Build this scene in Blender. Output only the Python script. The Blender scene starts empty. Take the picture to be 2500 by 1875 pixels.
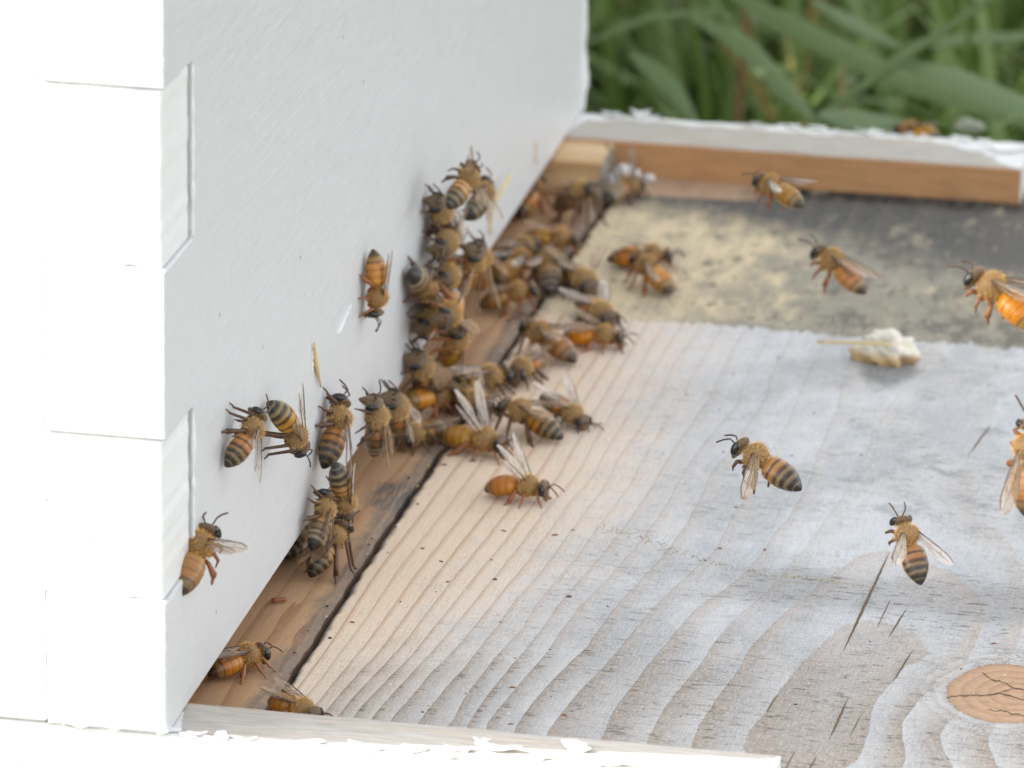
import bpy, bmesh, math, random
import numpy as np
from mathutils import Vector, Matrix, noise

# ------------------------------------------------------------------ camera, sky, sun, exposure
SC = bpy.context.scene
COL = SC.collection
MM = 0.001
R = math.radians
CAM_POS = Vector((204.642, -796.367, 339.678)) * MM
cam = bpy.data.cameras.new('camera')
camo = bpy.data.objects.new('camera', cam)
COL.objects.link(camo)
r_ = Vector((0.981171, 0.19249, 0.015846)); u_ = Vector((-0.077196, 0.315633, 0.945736)); f_ = Vector((-0.177043, 0.929152, -0.324549))
camo.matrix_world = Matrix(((r_.x, u_.x, -f_.x, CAM_POS.x), (r_.y, u_.y, -f_.y, CAM_POS.y), (r_.z, u_.z, -f_.z, CAM_POS.z), (0, 0, 0, 1)))
cam.sensor_width = 36; cam.lens = 203.12
cam.clip_start = 0.05; cam.clip_end = 200
cam.dof.use_dof = True; cam.dof.focus_distance = 0.938; cam.dof.aperture_fstop = 36
SC.camera = camo

SUN_AZ = math.atan2(-0.13, -0.99)       # the sun stands behind the hive and a little to the viewer's side
SUN_EL = R(29)
sun_from = Vector((math.cos(SUN_AZ) * math.cos(SUN_EL), math.sin(SUN_AZ) * math.cos(SUN_EL), math.sin(SUN_EL)))
world = bpy.data.worlds.new('World'); SC.world = world; world.use_nodes = True
wnt = world.node_tree
bg = wnt.nodes['Background']
sky = wnt.nodes.new('ShaderNodeTexSky'); sky.sky_type = 'NISHITA'; sky.sun_disc = False
sky.sun_elevation = SUN_EL; sky.sun_rotation = math.atan2(sun_from.x, sun_from.y)
sky.air_density = 1.0; sky.dust_density = 3.0; sky.ozone_density = 0.6
hsv = wnt.nodes.new('ShaderNodeHueSaturation'); hsv.inputs['Saturation'].default_value = 0.16
wnt.links.new(sky.outputs[0], hsv.inputs['Color']); wnt.links.new(hsv.outputs[0], bg.inputs['Color'])
bg.inputs['Strength'].default_value = 0.15
sl = bpy.data.lights.new('sun', 'SUN'); sl.energy = 5.0; sl.angle = R(0.5); sl.color = (1, .95, .87)
so = bpy.data.objects.new('sun', sl); COL.objects.link(so)
so.rotation_euler = sun_from.to_track_quat('Z', 'Y').to_euler()
SC.view_settings.view_transform = 'Standard'; SC.view_settings.look = 'None'
SC.view_settings.gamma = 1; SC.view_settings.exposure = 2.1
SC.render.engine = 'CYCLES'
SC.cycles.max_bounces = 8; SC.cycles.transparent_max_bounces = 16
random.seed(7)

# ------------------------------------------------------------------ helpers
def tag(o, label=None, cat=None, group=None, kind=None):
    if label: o['label'] = label
    if cat: o['category'] = cat
    if group: o['group'] = group
    if kind: o['kind'] = kind
    return o

def empty(name, loc=(0, 0, 0)):
    o = bpy.data.objects.new(name, None); COL.objects.link(o)
    o.location = Vector(loc) * MM; o.empty_display_size = 0.005
    return o

def link(name, me, parent=None, mats=()):
    for m in mats: me.materials.append(m)
    o = bpy.data.objects.new(name, me); COL.objects.link(o)
    if parent: o.parent = parent
    return o

def mesh_mm(name, verts, faces, mat_idx=None, smooth=False):
    me = bpy.data.meshes.new(name)
    v = np.asarray(verts, float) * MM
    me.from_pydata(v.tolist(), [], faces)
    if mat_idx is not None: me.polygons.foreach_set('material_index', mat_idx)
    if smooth: me.polygons.foreach_set('use_smooth', [True] * len(me.polygons))
    me.update()
    return me

def fattr(me, name, vals):
    a = me.attributes.new(name, 'FLOAT', 'POINT'); a.data.foreach_set('value', np.asarray(vals, np.float32))

class NT:
    """small helper for node expressions"""
    def __init__(s, name):
        s.m = bpy.data.materials.new(name); s.m.use_nodes = True
        s.t = s.m.node_tree; s.b = s.t.nodes['Principled BSDF']; s.o = s.t.nodes['Material Output']
    def n(s, typ, **kw):
        x = s.t.nodes.new(typ)
        for k, v in kw.items(): setattr(x, k, v)
        return x
    def put(s, sock, v):
        if isinstance(v, bpy.types.NodeSocket): s.t.links.new(v, sock)
        elif isinstance(v, (tuple, list)) and len(v) == 3 and sock.type == 'RGBA': sock.default_value = (*v, 1)
        else: sock.default_value = v
    def math(s, op, a, b=None, c=None, clamp=False):
        x = s.n('ShaderNodeMath', operation=op); x.use_clamp = clamp
        for i, v in enumerate((a, b, c)):
            if v is not None: s.put(x.inputs[i], v)
        return x.outputs[0]
    def ss(s, v, lo, hi):
        x = s.n('ShaderNodeMapRange', interpolation_type='SMOOTHSTEP')
        s.put(x.inputs[0], v); s.put(x.inputs[1], lo); s.put(x.inputs[2], hi)
        return x.outputs[0]
    def lin(s, v, lo, hi, a=0.0, b=1.0):
        x = s.n('ShaderNodeMapRange')
        for i, q in enumerate((v, lo, hi, a, b)): s.put(x.inputs[i], q)
        return x.outputs[0]
    def mix(s, f, a, b, mode='MIX'):
        x = s.n('ShaderNodeMix', data_type='RGBA', blend_type=mode)
        s.put(x.inputs[0], f); s.put(x.inputs[6], a); s.put(x.inputs[7], b)
        return x.outputs[2]
    def pos(s, scale=(1000, 1000, 1000), rot=(0, 0, 0)):
        tc = s.n('ShaderNodeTexCoord'); mp = s.n('ShaderNodeMapping')
        mp.inputs['Scale'].default_value = scale; mp.inputs['Rotation'].default_value = rot
        s.t.links.new(tc.outputs['Object'], mp.inputs['Vector']); return mp.outputs[0]
    def noise(s, vec, scale=1.0, detail=3, rough=.5, dist=0):
        x = s.n('ShaderNodeTexNoise'); s.put(x.inputs['Vector'], vec); x.inputs['Scale'].default_value = scale
        x.inputs['Detail'].default_value = detail; x.inputs['Roughness'].default_value = rough; x.inputs['Distortion'].default_value = dist
        return x.outputs[0]
    def voro(s, vec, scale=1.0, out=0):
        x = s.n('ShaderNodeTexVoronoi'); s.put(x.inputs['Vector'], vec); x.inputs['Scale'].default_value = scale
        return x.outputs[out]
    def xyz(s, vec):
        x = s.n('ShaderNodeSeparateXYZ'); s.put(x.inputs[0], vec); return x.outputs
    def attr(s, name):
        x = s.n('ShaderNodeAttribute', attribute_name=name); return x.outputs['Fac']
    def bump(s, h, strength=.3, dist=.0002):
        x = s.n('ShaderNodeBump'); x.inputs['Strength'].default_value = strength; x.inputs['Distance'].default_value = dist
        s.put(x.inputs['Height'], h); s.t.links.new(x.outputs[0], s.b.inputs['Normal'])
    def col(s, c): s.put(s.b.inputs['Base Color'], c)
    def set(s, **kw):
        for k, v in kw.items(): s.put(s.b.inputs[k.replace('_', ' ')], v)
        return s

def simple(name, c, rough=.6, **kw):
    t = NT(name); t.col(c); t.set(Roughness=rough, **kw); return t.m

# ------------------------------------------------------------------ materials
CHIPS = [(-12.7, 31.8, .62), (-7.7, 63.7, .2), (-14.3, 81.1, .2)]
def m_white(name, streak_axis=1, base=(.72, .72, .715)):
    t = NT(name); p = t.pos()
    sc = [1, 1, 1]; sc[streak_axis] = .06
    ps = t.pos(tuple(1000 * q for q in sc), (R(14), 0, 0))
    st = t.noise(ps, 1.1, 4, .65)
    lump = t.noise(p, .35, 4, .6)
    specks = t.math('MULTIPLY', t.ss(t.voro(p, .13), .062, .035), t.ss(t.noise(p, .05, 2), .46, .56))
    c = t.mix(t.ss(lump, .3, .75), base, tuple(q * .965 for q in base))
    c = t.mix(t.math('MULTIPLY', specks, .8), c, (.16, .14, .12))
    if streak_axis == 0:      # chips knocked out of the paint
        X_, Y_, Z_ = t.xyz(p)
        for (cx, cz, r_) in CHIPS:
            d = t.math('SQRT', t.math('ADD', t.math('POWER', t.math('MULTIPLY', t.math('SUBTRACT', X_, cx), .6), 2), t.math('POWER', t.math('SUBTRACT', Z_, cz), 2)))
            c = t.mix(t.ss(t.math('ADD', d, t.math('MULTIPLY', t.math('SUBTRACT', t.noise(p, .9, 3), .5), 2.2)), r_ + .25, r_ - .15), c, (.40, .39, .38))
    t.col(c); t.set(Roughness=t.lin(st, .3, .7, .34, .52), Specular_IOR_Level=.5)
    st2 = t.noise(t.pos(tuple(1000 * (.02 if q_ == streak_axis else 2.6) for q_ in range(3)), (R(16), 0, 0)), 1.0, 2, .5)
    h = t.math('ADD', t.math('MULTIPLY', st, .45), t.math('MULTIPLY', lump, .55))
    h = t.math('ADD', h, t.math('MULTIPLY', t.ss(st2, .5, .72), .5))
    t.bump(h, .14, .0004)
    return t.m

def m_plank():
    """weathered landing plank: attribute 'ring' numbers the growth rings, 'knot' is the distance from the knot"""
    t = NT('weathered_plank'); p = t.pos(); X, Y, Z = t.xyz(p)
    jit = t.noise(t.pos((1000, 250, 1000)), .5, 3, .6)
    jit2 = t.noise(p, 1.6, 2, .6)
    g = t.math('ADD', t.attr('ring'), t.math('MULTIPLY', t.math('SUBTRACT', jit, .5), .13))
    g = t.math('ADD', g, t.math('MULTIPLY', t.math('SUBTRACT', jit2, .5), .07))
    fr = t.math('FRACT', g)
    rid = t.math('FLOOR', g)
    rv = t.n('ShaderNodeTexWhiteNoise', noise_dimensions='1D'); t.put(rv.inputs['W'], rid)
    vary = t.lin(rv.outputs['Value'], 0, 1, .7, 1.1)
    line = t.math('POWER', t.lin(fr, 0, t.lin(X, 25, 70, .42, .72), 1, 0), 1.7)
    line = t.math('MULTIPLY', line, t.ss(fr, 0.0, t.lin(X, 25, 60, .09, .03)))
    line = t.math('MULTIPLY', line, vary)
    big = t.noise(p, .028, 4, .6); mid = t.noise(p, .11, 5, .65); fine = t.noise(p, .9, 4, .7)
    grain = t.noise(t.pos((1000, 130, 1000)), 2.4, 4, .7)
    grain2 = t.noise(t.pos((1000, 30, 1000)), 4.5, 2, .6)
    # weathering to grey away from the hive
    wx = t.math('ADD', X, t.math('MULTIPLY', t.math('SUBTRACT', mid, .5), 26))
    wx = t.math('ADD', wx, t.lin(Y, 20, 130, 26, 0))
    wx = t.math('SUBTRACT', wx, t.lin(Y, 150, 240, 0, -6))
    wm = t.ss(wx, 23, 66)
    base = t.mix(wm, (.74, .575, .42), (.60, .61, .625))
    base = t.mix(t.math('MULTIPLY', t.ss(big, .42, .62), t.math('MULTIPLY', wm, .55)), base, (.48, .455, .425))
    wash = t.ss(t.noise(t.pos((1000, 420, 1000)), .06, 5, .68), .44, .62)
    base = t.mix(t.math('MULTIPLY', t.math('MULTIPLY', wash, t.ss(wx, 35, 75)), .55), base, (.335, .36, .39))
    base = t.mix(t.math('MULTIPLY', t.ss(t.math('ADD', X, t.math('MULTIPLY', Y, -.35)), 20, 80), t.math('MULTIPLY', wm, .30)), base, (.37, .385, .41))
    lcol = t.mix(wm, (.40, .175, .06), (.44, .32, .235))
    lf = t.lin(t.ss(wx, 30, 80), 0, 1, .95, .66)
    lf = t.math('MULTIPLY', lf, t.lin(t.math('ADD', Y, t.math('MULTIPLY', X, -.5)), 30, 120, 1.0, t.lin(X, 24, 40, .9, .36)))
    c = t.mix(t.math('MULTIPLY', line, lf), base, lcol)
    # taupe bruised wood along the near end
    near = t.math('MULTIPLY', t.ss(t.math('ADD', Y, t.math('MULTIPLY', t.math('SUBTRACT', mid, .5), 60)), t.lin(X, 15, 60, 64, 104), t.lin(X, 15, 60, 40, 52)), t.ss(X, 12, 20))
    nd = t.math('MULTIPLY', near, t.lin(fr, 0, 1, 1, .25))
    c = t.mix(t.math('MULTIPLY', nd, .80), c, (.25, .205, .16))
    c = t.mix(t.math('MULTIPLY', t.ss(grain, .35, .7), .22), c, (.66, .64, .60))
    c = t.mix(t.math('MULTIPLY', t.ss(grain2, .52, .75), .22), c, (.20, .17, .15))
    streak = t.math('MULTIPLY', t.ss(t.math('ABSOLUTE', t.math('SUBTRACT', t.math('ADD', Y, t.math('MULTIPLY', mid, 14)), 113)), 13, 4), t.ss(X, 62, 80))
    c = t.mix(t.math('MULTIPLY', streak, .5), c, (.24, .225, .21))
    blot = t.math('MULTIPLY', t.ss(t.noise(p, .085, 5, .7), .52, .64), t.math('MULTIPLY', t.ss(X, 66, 84), t.ss(Y, 120, 160)))
    c = t.mix(t.math('MULTIPLY', blot, .55), c, (.22, .225, .235))
    wx2 = t.math('ADD', t.math('POWER', t.math('MULTIPLY', t.math('SUBTRACT', X, 82), .16), 2), t.math('POWER', t.math('MULTIPLY', t.math('SUBTRACT', Y, 222), .09), 2))
    c = t.mix(t.math('MULTIPLY', t.ss(t.math('ADD', wx2, t.math('MULTIPLY', mid, .8)), 1.5, .6), .7), c, (.12, .115, .11))  # dark patch under the wax lump: its shadow painted into the wood
    # torn raised grain: short dark strokes across the rings
    tear = t.noise(t.pos((230, 1000, 1000), (0, 0, R(8))), 1.25, 3, .7)
    tz = t.math('MAXIMUM', t.math('MULTIPLY', near, t.ss(line, .02, .3)),
                t.math('MULTIPLY', t.ss(big, .45, .56), t.math('MULTIPLY', wm, .55)))
    tz = t.math('MAXIMUM', tz, t.math('MULTIPLY', t.ss(Y, 130, 90), t.math('MULTIPLY', t.ss(X, 94, 104), t.ss(Y, 82, 96))))
    tz = t.math('MAXIMUM', tz, streak)
    tear = t.math('MULTIPLY', t.ss(tear, .57, .64), tz)
    c = t.mix(t.math('MULTIPLY', tear, .68), c, (.085, .07, .055))
    # fine black mould specks
    sp = t.math('MULTIPLY', t.ss(t.noise(p, 2.3, 4, .8), .545, .64), t.ss(t.noise(p, .12, 3), .30, .62))
    sp = t.math('MULTIPLY', sp, t.ss(wx, 12, 44))
    c = t.mix(t.math('MULTIPLY', sp, .62), c, (.07, .065, .065))
    wf = t.math('MULTIPLY', t.ss(t.noise(t.pos((1000, 620, 1000)), 3.1, 3, .75), .56, .68), t.ss(wx, 15, 50))
    c = t.mix(t.math('MULTIPLY', wf, .5), c, (.74, .74, .73))
    c = t.mix(t.math('MULTIPLY', t.ss(t.noise(t.pos((400, 1000, 1000)), .55, 4, .75), .52, .68), t.math('MULTIPLY', t.ss(wx, 25, 60), .30)), c, (.30, .275, .25))
    # --- the old covered band across the far end: cream then grey mildew then black by the rail
    yb = t.math('ADD', t.math('SUBTRACT', Y, 240.5), t.math('MULTIPLY', t.math('ADD', t.math('SUBTRACT', mid, .5), t.math('MULTIPLY', t.math('SUBTRACT', t.noise(t.pos((1000, 120, 1000)), .7, 3, .7), .5), 1.3)), 7))
    band = t.ss(yb, -.6, 1.2)
    mild = t.noise(t.pos((700, 320, 1000)), .22, 5, .7)
    grey = t.math('ADD', t.lin(X, 22, 70, -.12, .60), t.math('MULTIPLY', t.math('SUBTRACT', mild, .5), 1.7))
    grey = t.math('MAXIMUM', t.ss(grey, 0, .6), t.math('MULTIPLY', t.ss(yb, 9, 1), t.ss(X, 30, 50)))
    cream = t.mix(t.ss(mild, .35, .65), (.66, .54, .35), (.50, .42, .29))
    bc = t.mix(grey, cream, (.31, .285, .225))
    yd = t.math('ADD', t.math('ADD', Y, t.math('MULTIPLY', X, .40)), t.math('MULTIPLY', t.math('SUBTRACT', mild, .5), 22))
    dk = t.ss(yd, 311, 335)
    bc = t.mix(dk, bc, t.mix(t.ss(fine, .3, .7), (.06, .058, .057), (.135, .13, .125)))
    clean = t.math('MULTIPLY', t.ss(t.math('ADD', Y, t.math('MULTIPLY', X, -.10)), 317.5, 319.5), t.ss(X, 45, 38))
    bc = t.mix(t.math('MULTIPLY', t.ss(Y, 324.5, 329.5), t.ss(t.math('ADD', X, t.math('MULTIPLY', mid, 10)), 24, 36)), bc, (.02, .018, .018))  # shadow line at the far rail's foot, painted into the plank colour
    bc = t.mix(t.math('MULTIPLY', clean, .9), bc, (.44, .29, .19))
    bc = t.mix(t.math('MULTIPLY', sp, .5), bc, (.07, .065, .06))
    bc = t.mix(t.math('MULTIPLY', t.ss(t.voro(p, .21), .10, .05), t.math('MULTIPLY', t.ss(X, 40, 60), .6)), bc, (.55, .54, .50))
    bc = t.mix(t.math('MULTIPLY', line, .10), bc, lcol)
    bc = t.mix(t.math('MULTIPLY', t.ss(t.math('ADD', t.noise(t.pos((800, 400, 1000)), .3, 5, .8), t.lin(X, 30, 110, -.05, .07)), .50, .62), .72), bc, (.11, .108, .09))
    bc = t.mix(t.math('MULTIPLY', t.ss(t.noise(t.pos((900, 300, 1000)), .16, 4, .7), .55, .68), .5), bc, (.42, .36, .25))
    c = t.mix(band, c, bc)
    # --- knot
    k = t.attr('knot')
    kr = t.math('FRACT', t.math('ADD', t.math('MULTIPLY', k, 5.5), t.math('MULTIPLY', mid, 3.0)))
    halo = t.mix(t.ss(kr, .1, .9), (.40, .37, .34), (.56, .555, .55))
    kz = t.ss(t.math('ADD', k, t.math('MULTIPLY', t.math('SUBTRACT', mid, .5), .9)), 1.75, 1.25)
    c = t.mix(t.math('MULTIPLY', kz, .45), c, halo)
    c = t.mix(t.math('MULTIPLY', t.math('MULTIPLY', t.ss(t.noise(p, 1.9, 4, .8), .50, .60), t.ss(k, 1.7, 1.25)), t.ss(t.noise(p, .12, 3), .42, .58)), c, (.17, .16, .15))
    kcol = t.mix(t.math('POWER', t.math('FRACT', t.math('MULTIPLY', k, 5)), 2), (.50, .325, .205), (.39, .235, .14))
    kcol = t.mix(t.math('MULTIPLY', t.ss(mid, .42, .62), .4), kcol, (.40, .29, .19))
    kcol = t.mix(t.math('MULTIPLY', t.ss(fine, .50, .68), .45), kcol, (.24, .15, .09))
    c = t.mix(t.ss(k, 1.03, .99), c, kcol)
    ring = t.math('MULTIPLY', t.math('MULTIPLY', t.ss(k, .98, 1.0), t.ss(k, 1.05, 1.01)), t.ss(jit2, .35, .65))
    c = t.mix(t.math('MULTIPLY', ring, .6), c, (.12, .085, .06))
    # dirt along the seam
    e = t.attr('edge')
    ed = t.math('ADD', e, t.math('MULTIPLY', t.math('SUBTRACT', mid, .5), 2.4))
    c = t.mix(t.math('MULTIPLY', t.ss(ed, 1.3, .1), .85), c, (.06, .055, .055))
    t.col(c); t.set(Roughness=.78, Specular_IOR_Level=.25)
    h = t.math('ADD', t.math('MULTIPLY', fine, .5), t.math('MULTIPLY', grain, .6))
    h = t.math('SUBTRACT', h, t.math('MULTIPLY', tear, .9))
    h = t.math('ADD', h, t.math('MULTIPLY', line, .5))
    t.bump(h, .5, .0004)
    return t.m

def m_floor():
    """warm brown strip of the hive floor"""
    t = NT('hive_floor_wood'); p = t.pos(); X, Y, Z = t.xyz(p)
    wob = t.noise(t.pos((1000, 90, 1000)), .12, 3, .6)
    fr = t.math('FRACT', t.math('ADD', t.math('MULTIPLY', X, .19), t.math('MULTIPLY', wob, 3.2)))
    line = t.math('POWER', t.lin(fr, 0, .6, 1, 0), 1.6)
    mid = t.noise(p, .10, 5, .65); fine = t.noise(p, 1.1, 4, .7)
    grain = t.noise(t.pos((1000, 90, 1000)), 2.0, 4, .7)
    c = t.mix(t.math('MULTIPLY', line, .75), (.47, .28, .15), (.27, .115, .042))
    c = t.mix(t.math('MULTIPLY', t.ss(grain, .4, .7), .25), c, (.52, .40, .28))
    e = t.attr('edge')
    gm = t.ss(t.math('ADD', e, t.math('MULTIPLY', t.math('SUBTRACT', mid, .5), 9)), 4.2, 1.2)
    c = t.mix(t.math('MULTIPLY', gm, t.lin(fine, .3, .7, .35, .95)), c, (.16, .145, .125))
    pt = t.math('MULTIPLY', t.ss(t.math('ABSOLUTE', t.math('SUBTRACT', Y, t.math('ADD', 128, t.math('MULTIPLY', mid, 14)))), 9, 3), t.ss(X, 0, 5))
    c = t.mix(t.math('MULTIPLY', pt, t.ss(grain, .3, .62)), c, (.085, .088, .088))
    c = t.mix(t.math('MULTIPLY', t.ss(t.noise(p, 3, 2, .6), .62, .7), .5), c, (.07, .05, .04))
    t.col(c); t.set(Roughness=.72, Specular_IOR_Level=.3)
    t.bump(t.math('ADD', t.math('MULTIPLY', fine, .5), t.math('MULTIPLY', grain, .5)), .4, .0003)
    return t.m

def m_rail():
    """side rails: bare grey top with paint left along the outer edge, warm raw wood inside ('out' = 0 inner .. 1 outer edge)"""
    t = NT('rail_wood'); p = t.pos(); X, Y, Z = t.xyz(p)
    a = t.attr('out'); inn = t.attr('inner'); wh = t.attr('white')
    grain = t.noise(t.pos((70, 1000, 1000)), 1.7, 5, .65)
    mid = t.noise(t.pos((450, 1000, 1000)), .16, 4, .65); fine = t.noise(p, 1.3, 4, .7)
    g2 = t.noise(t.pos((40, 1000, 1000)), .5, 3, .6)
    top = t.mix(t.ss(grain, .35, .7), (.36, .33, .29), (.50, .475, .44))
    top = t.mix(t.math('MULTIPLY', t.ss(g2, .5, .62), .45), top, (.50, .40, .29))
    top = t.mix(t.math('MULTIPLY', t.ss(fine, .60, .72), .35), top, (.2, .17, .14))
    brown = t.mix(t.ss(grain, .3, .7), (.50, .28, .13), (.40, .205, .09))
    brown = t.mix(t.math('MULTIPLY', t.ss(mid, .5, .7), .35), brown, (.20, .11, .06))
    c = t.mix(inn, top, brown)
    pm = t.ss(t.math('ADD', t.math('ADD', a, wh), t.math('MULTIPLY', t.math('SUBTRACT', mid, .5), 1.05)), .93, .96)
    pm = t.math('MULTIPLY', pm, t.math('SUBTRACT', 1, inn))
    c = t.mix(pm, c, (.70, .70, .70))
    t.col(c); t.set(Roughness=t.lin(pm, 0, 1, .75, .45), Specular_IOR_Level=.35)
    t.bump(t.math('ADD', t.math('MULTIPLY', grain, .5), t.math('MULTIPLY', pm, 1.2)), .6, .0004)
    return t.m

def m_block():
    t = NT('pine_block'); grain = t.noise(t.pos((60, 700, 700)), .35, 4, .6)
    c = t.mix(t.ss(grain, .35, .65), (.60, .43, .235), (.45, .26, .115))
    endm = t.attr('endgrain')
    c = t.mix(endm, c, t.mix(t.ss(t.noise(t.pos(), .5, 3), .3, .7), (.30, .275, .22), (.20, .18, .15)))
    t.col(c); t.set(Roughness=.7); return t.m

W_SIDE = m_white('white_paint_side', 0)
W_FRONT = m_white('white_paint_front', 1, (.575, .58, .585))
W_TRIM = simple('white_paint_flake', (.72, .72, .72), .45)
PLANK = m_plank(); FLOOR = m_floor(); RAIL = m_rail(); BLOCK = m_block()
CRACK = simple('dark_crack', (.13, .085, .045), .9)
PINE_DARK = simple('old_dark_pine', (.16, .10, .06), .8)

# ------------------------------------------------------------------ setting: ground
HF = 7.5           # rails stand this far above the floor
GZ = -150.0
def build_ground():
    n = 60; xs = np.concatenate([-np.geomspace(40000, 700, 12), np.linspace(-600, 600, 40), np.geomspace(700, 40000, 12)])
    ys = np.concatenate([-np.geomspace(40000, 1200, 10), np.linspace(-1000, 1800, 60), np.geomspace(2000, 60000, 14)])
    V = []; F = []
    for y in ys:
        for x in xs:
            V.append((x, y, GZ + (8 * noise.noise(Vector((x * .01, y * .01, 0))) if abs(x) < 5000 and abs(y) < 5000 else 0)))
    w = len(xs)
    for j in range(len(ys) - 1):
        for i in range(w - 1):
            a = j * w + i; F.append((a, a + 1, a + w + 1, a + w))
    t = NT('soil_and_thatch'); p = t.pos()
    c = t.mix(t.ss(t.noise(p, .02, 5, .7), .35, .65), (.020, .030, .012), (.035, .050, .018))
    c = t.mix(t.math('MULTIPLY', t.ss(t.noise(p, .12, 4, .7), .5, .7), .5), c, (.06, .05, .03))
    t.col(c); t.set(Roughness=.95); t.bump(t.noise(p, .08, 4), .6, .004)
    o = link('ground', mesh_mm('ground', V, F, smooth=True), None, [t.m]); tag(o, kind='structure')
build_ground()

# ------------------------------------------------------------------ hive box with finger joints
W = 350.0; HH = 245.0; DP = 440.0; TH = 19.0
JZ = [0.0, 22.0, 48.0, 75.0, 103.0, 130.0, 157.0, 184.0, 211.0, 245.0]   # finger levels; front board owns [0,22],[48,75]...
def prism(poly, axis, a, b):
    """extrude a polygon given in two coordinates along axis between a and b"""
    n = len(poly); V = []
    for q in (a, b):
        for (s, t_) in poly:
            if axis == 'x': V.append((q, s, t_))
            elif axis == 'y': V.append((s, q, t_))
            else: V.append((s, t_, q))
    F = [tuple(range(n - 1, -1, -1)), tuple(range(n, 2 * n))]
    for i in range(n):
        j = (i + 1) % n; F.append((i, j, n + j, n + i))
    return V, F
def board(name, poly, axis, a, b, mat, parent, bevel=.6, seg=2):
    V, F = prism(poly, axis, a, b)
    me = mesh_mm(name, V, F)
    bm = bmesh.new(); bm.from_mesh(me)
    bmesh.ops.recalc_face_normals(bm, faces=bm.faces)
    eds = [e for e in bm.edges if e.is_manifold and e.calc_face_angle(0) > .5]
    bmesh.ops.bevel(bm, geom=eds, offset=bevel * MM, segments=seg, affect='EDGES', profile=.5)
    bmesh.ops.triangulate(bm, faces=[f for f in bm.faces if len(f.verts) > 4])
    bm.to_mesh(me); bm.free()
    return link(name, me, parent, [mat])

def rough(poly, amp):
    rnd = random.Random(len(poly)); out = []
    for k, a in enumerate(poly):
        b = poly[(k + 1) % len(poly)]; L = math.hypot(b[0] - a[0], b[1] - a[1]); out.append(a)
        if 3 < L < 60:
            m = int(L / 1.6); nx_, ny_ = -(b[1] - a[1]) / L, (b[0] - a[0]) / L
            for q in range(1, m):
                t_ = q / m; o = amp * rnd.uniform(-1, 1) * (2.2 if rnd.random() < .12 else 1); out.append((a[0] + (b[0] - a[0]) * t_ + nx_ * o, a[1] + (b[1] - a[1]) * t_ + ny_ * o))
    return out
hive = empty('beehive_box', (0, 0, 0))
tag(hive, 'white painted wooden hive box with finger jointed corner beside the landing board', 'beehive')
G = .025
fr = []          # front board outline in (y,z): fingers reach y=0 on even levels
for k in range(len(JZ) - 1):
    z0, z1 = JZ[k], JZ[k + 1]
    y0 = 0.0 if k % 2 == 0 else 16.5
    fr += [(y0, z0 + (G if k else .3)), (y0, z1 - G)]
far = [(W - y, z) for (y, z) in fr]
W2 = 352.0
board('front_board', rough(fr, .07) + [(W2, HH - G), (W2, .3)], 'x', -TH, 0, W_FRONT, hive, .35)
sd = []          # side board outline in (x,z): fingers reach the front plane (a little shy) on odd levels
for k in range(len(JZ) - 1):
    z0, z1 = JZ[k], JZ[k + 1]
    x0 = -.55 if k % 2 else -TH - .3
    sd += [(x0, z0 + (G if k else .3)), (x0, z1 - G)]
board('side_board', [(-DP, .3)] + rough(sd, .10) + [(-DP, HH - G)], 'y', .45, 16.2, W_SIDE, hive, .5)
board('side_board', [(-DP, .3), (-TH - .3, .3), (-TH - .3, HH - G), (-DP, HH - G)], 'y', W - 17, W - .5, W_SIDE, hive)
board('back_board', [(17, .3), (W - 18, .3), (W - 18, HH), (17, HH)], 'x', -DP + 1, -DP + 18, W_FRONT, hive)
def paint_and_highlight_bead():
    def lumpy(p0, p1, rad, n, amp):
        V = []; F = []
        pts = [Vector(p0).lerp(Vector(p1), k / n) for k in range(n + 1)]; s0 = len(V)
        for k, q in enumerate(pts):
            r = rad * (1 + amp * noise.noise(Vector((k * .45, p0[1], p0[2]))) * 1.6)
            for a in range(8): V.append((q.x + r * math.cos(a * math.pi / 4), q.y + r * math.sin(a * math.pi / 4), q.z))
        for k in range(n):
            for a in range(8): F.append((s0 + k * 8 + a, s0 + k * 8 + (a + 1) % 8, s0 + k * 8 + 8 + (a + 1) % 8, s0 + k * 8 + 8 + a))
        link('paint_and_highlight_bead', mesh_mm('paint_and_highlight_bead', V, F, smooth=True), hive, [W_TRIM])
    for k in range(1, len(JZ) - 1, 2): lumpy((-.05, 16.7, JZ[k] + .5), (-.05, 16.7, JZ[k + 1] - .5), .34, 40, .5)  # beads added to imitate the bright sunlit line along the recessed joints
    lumpy((0.05, 117.41, 27.29), (0.05, 128.25, 28.99), .30, 14, .9); lumpy((0.05, 98.11, 26.81), (0.05, 98.65, 30.62), .24, 12, .9)
    lumpy((-.3, W2 - .2, .6), (-.3, W2 - .2, HH - 1), .85, 130, .9)
paint_and_highlight_bead()
board('cover', [(-DP - 15, -12), (12, -12), (12, W + 12), (-DP - 15, W + 12)], 'z', HH + .4, HH + 40, W_SIDE, hive, 1.5)

# ------------------------------------------------------------------ bottom board
bb = empty('bottom_board', (0, 0, -HF))
tag(bb, 'weathered wooden bottom board with landing plank and side rails under the white hive', 'bottom board')
def child(name, me, parent, mats):
    o = link(name, me, parent, mats); o.location = -parent.location; return o

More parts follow.
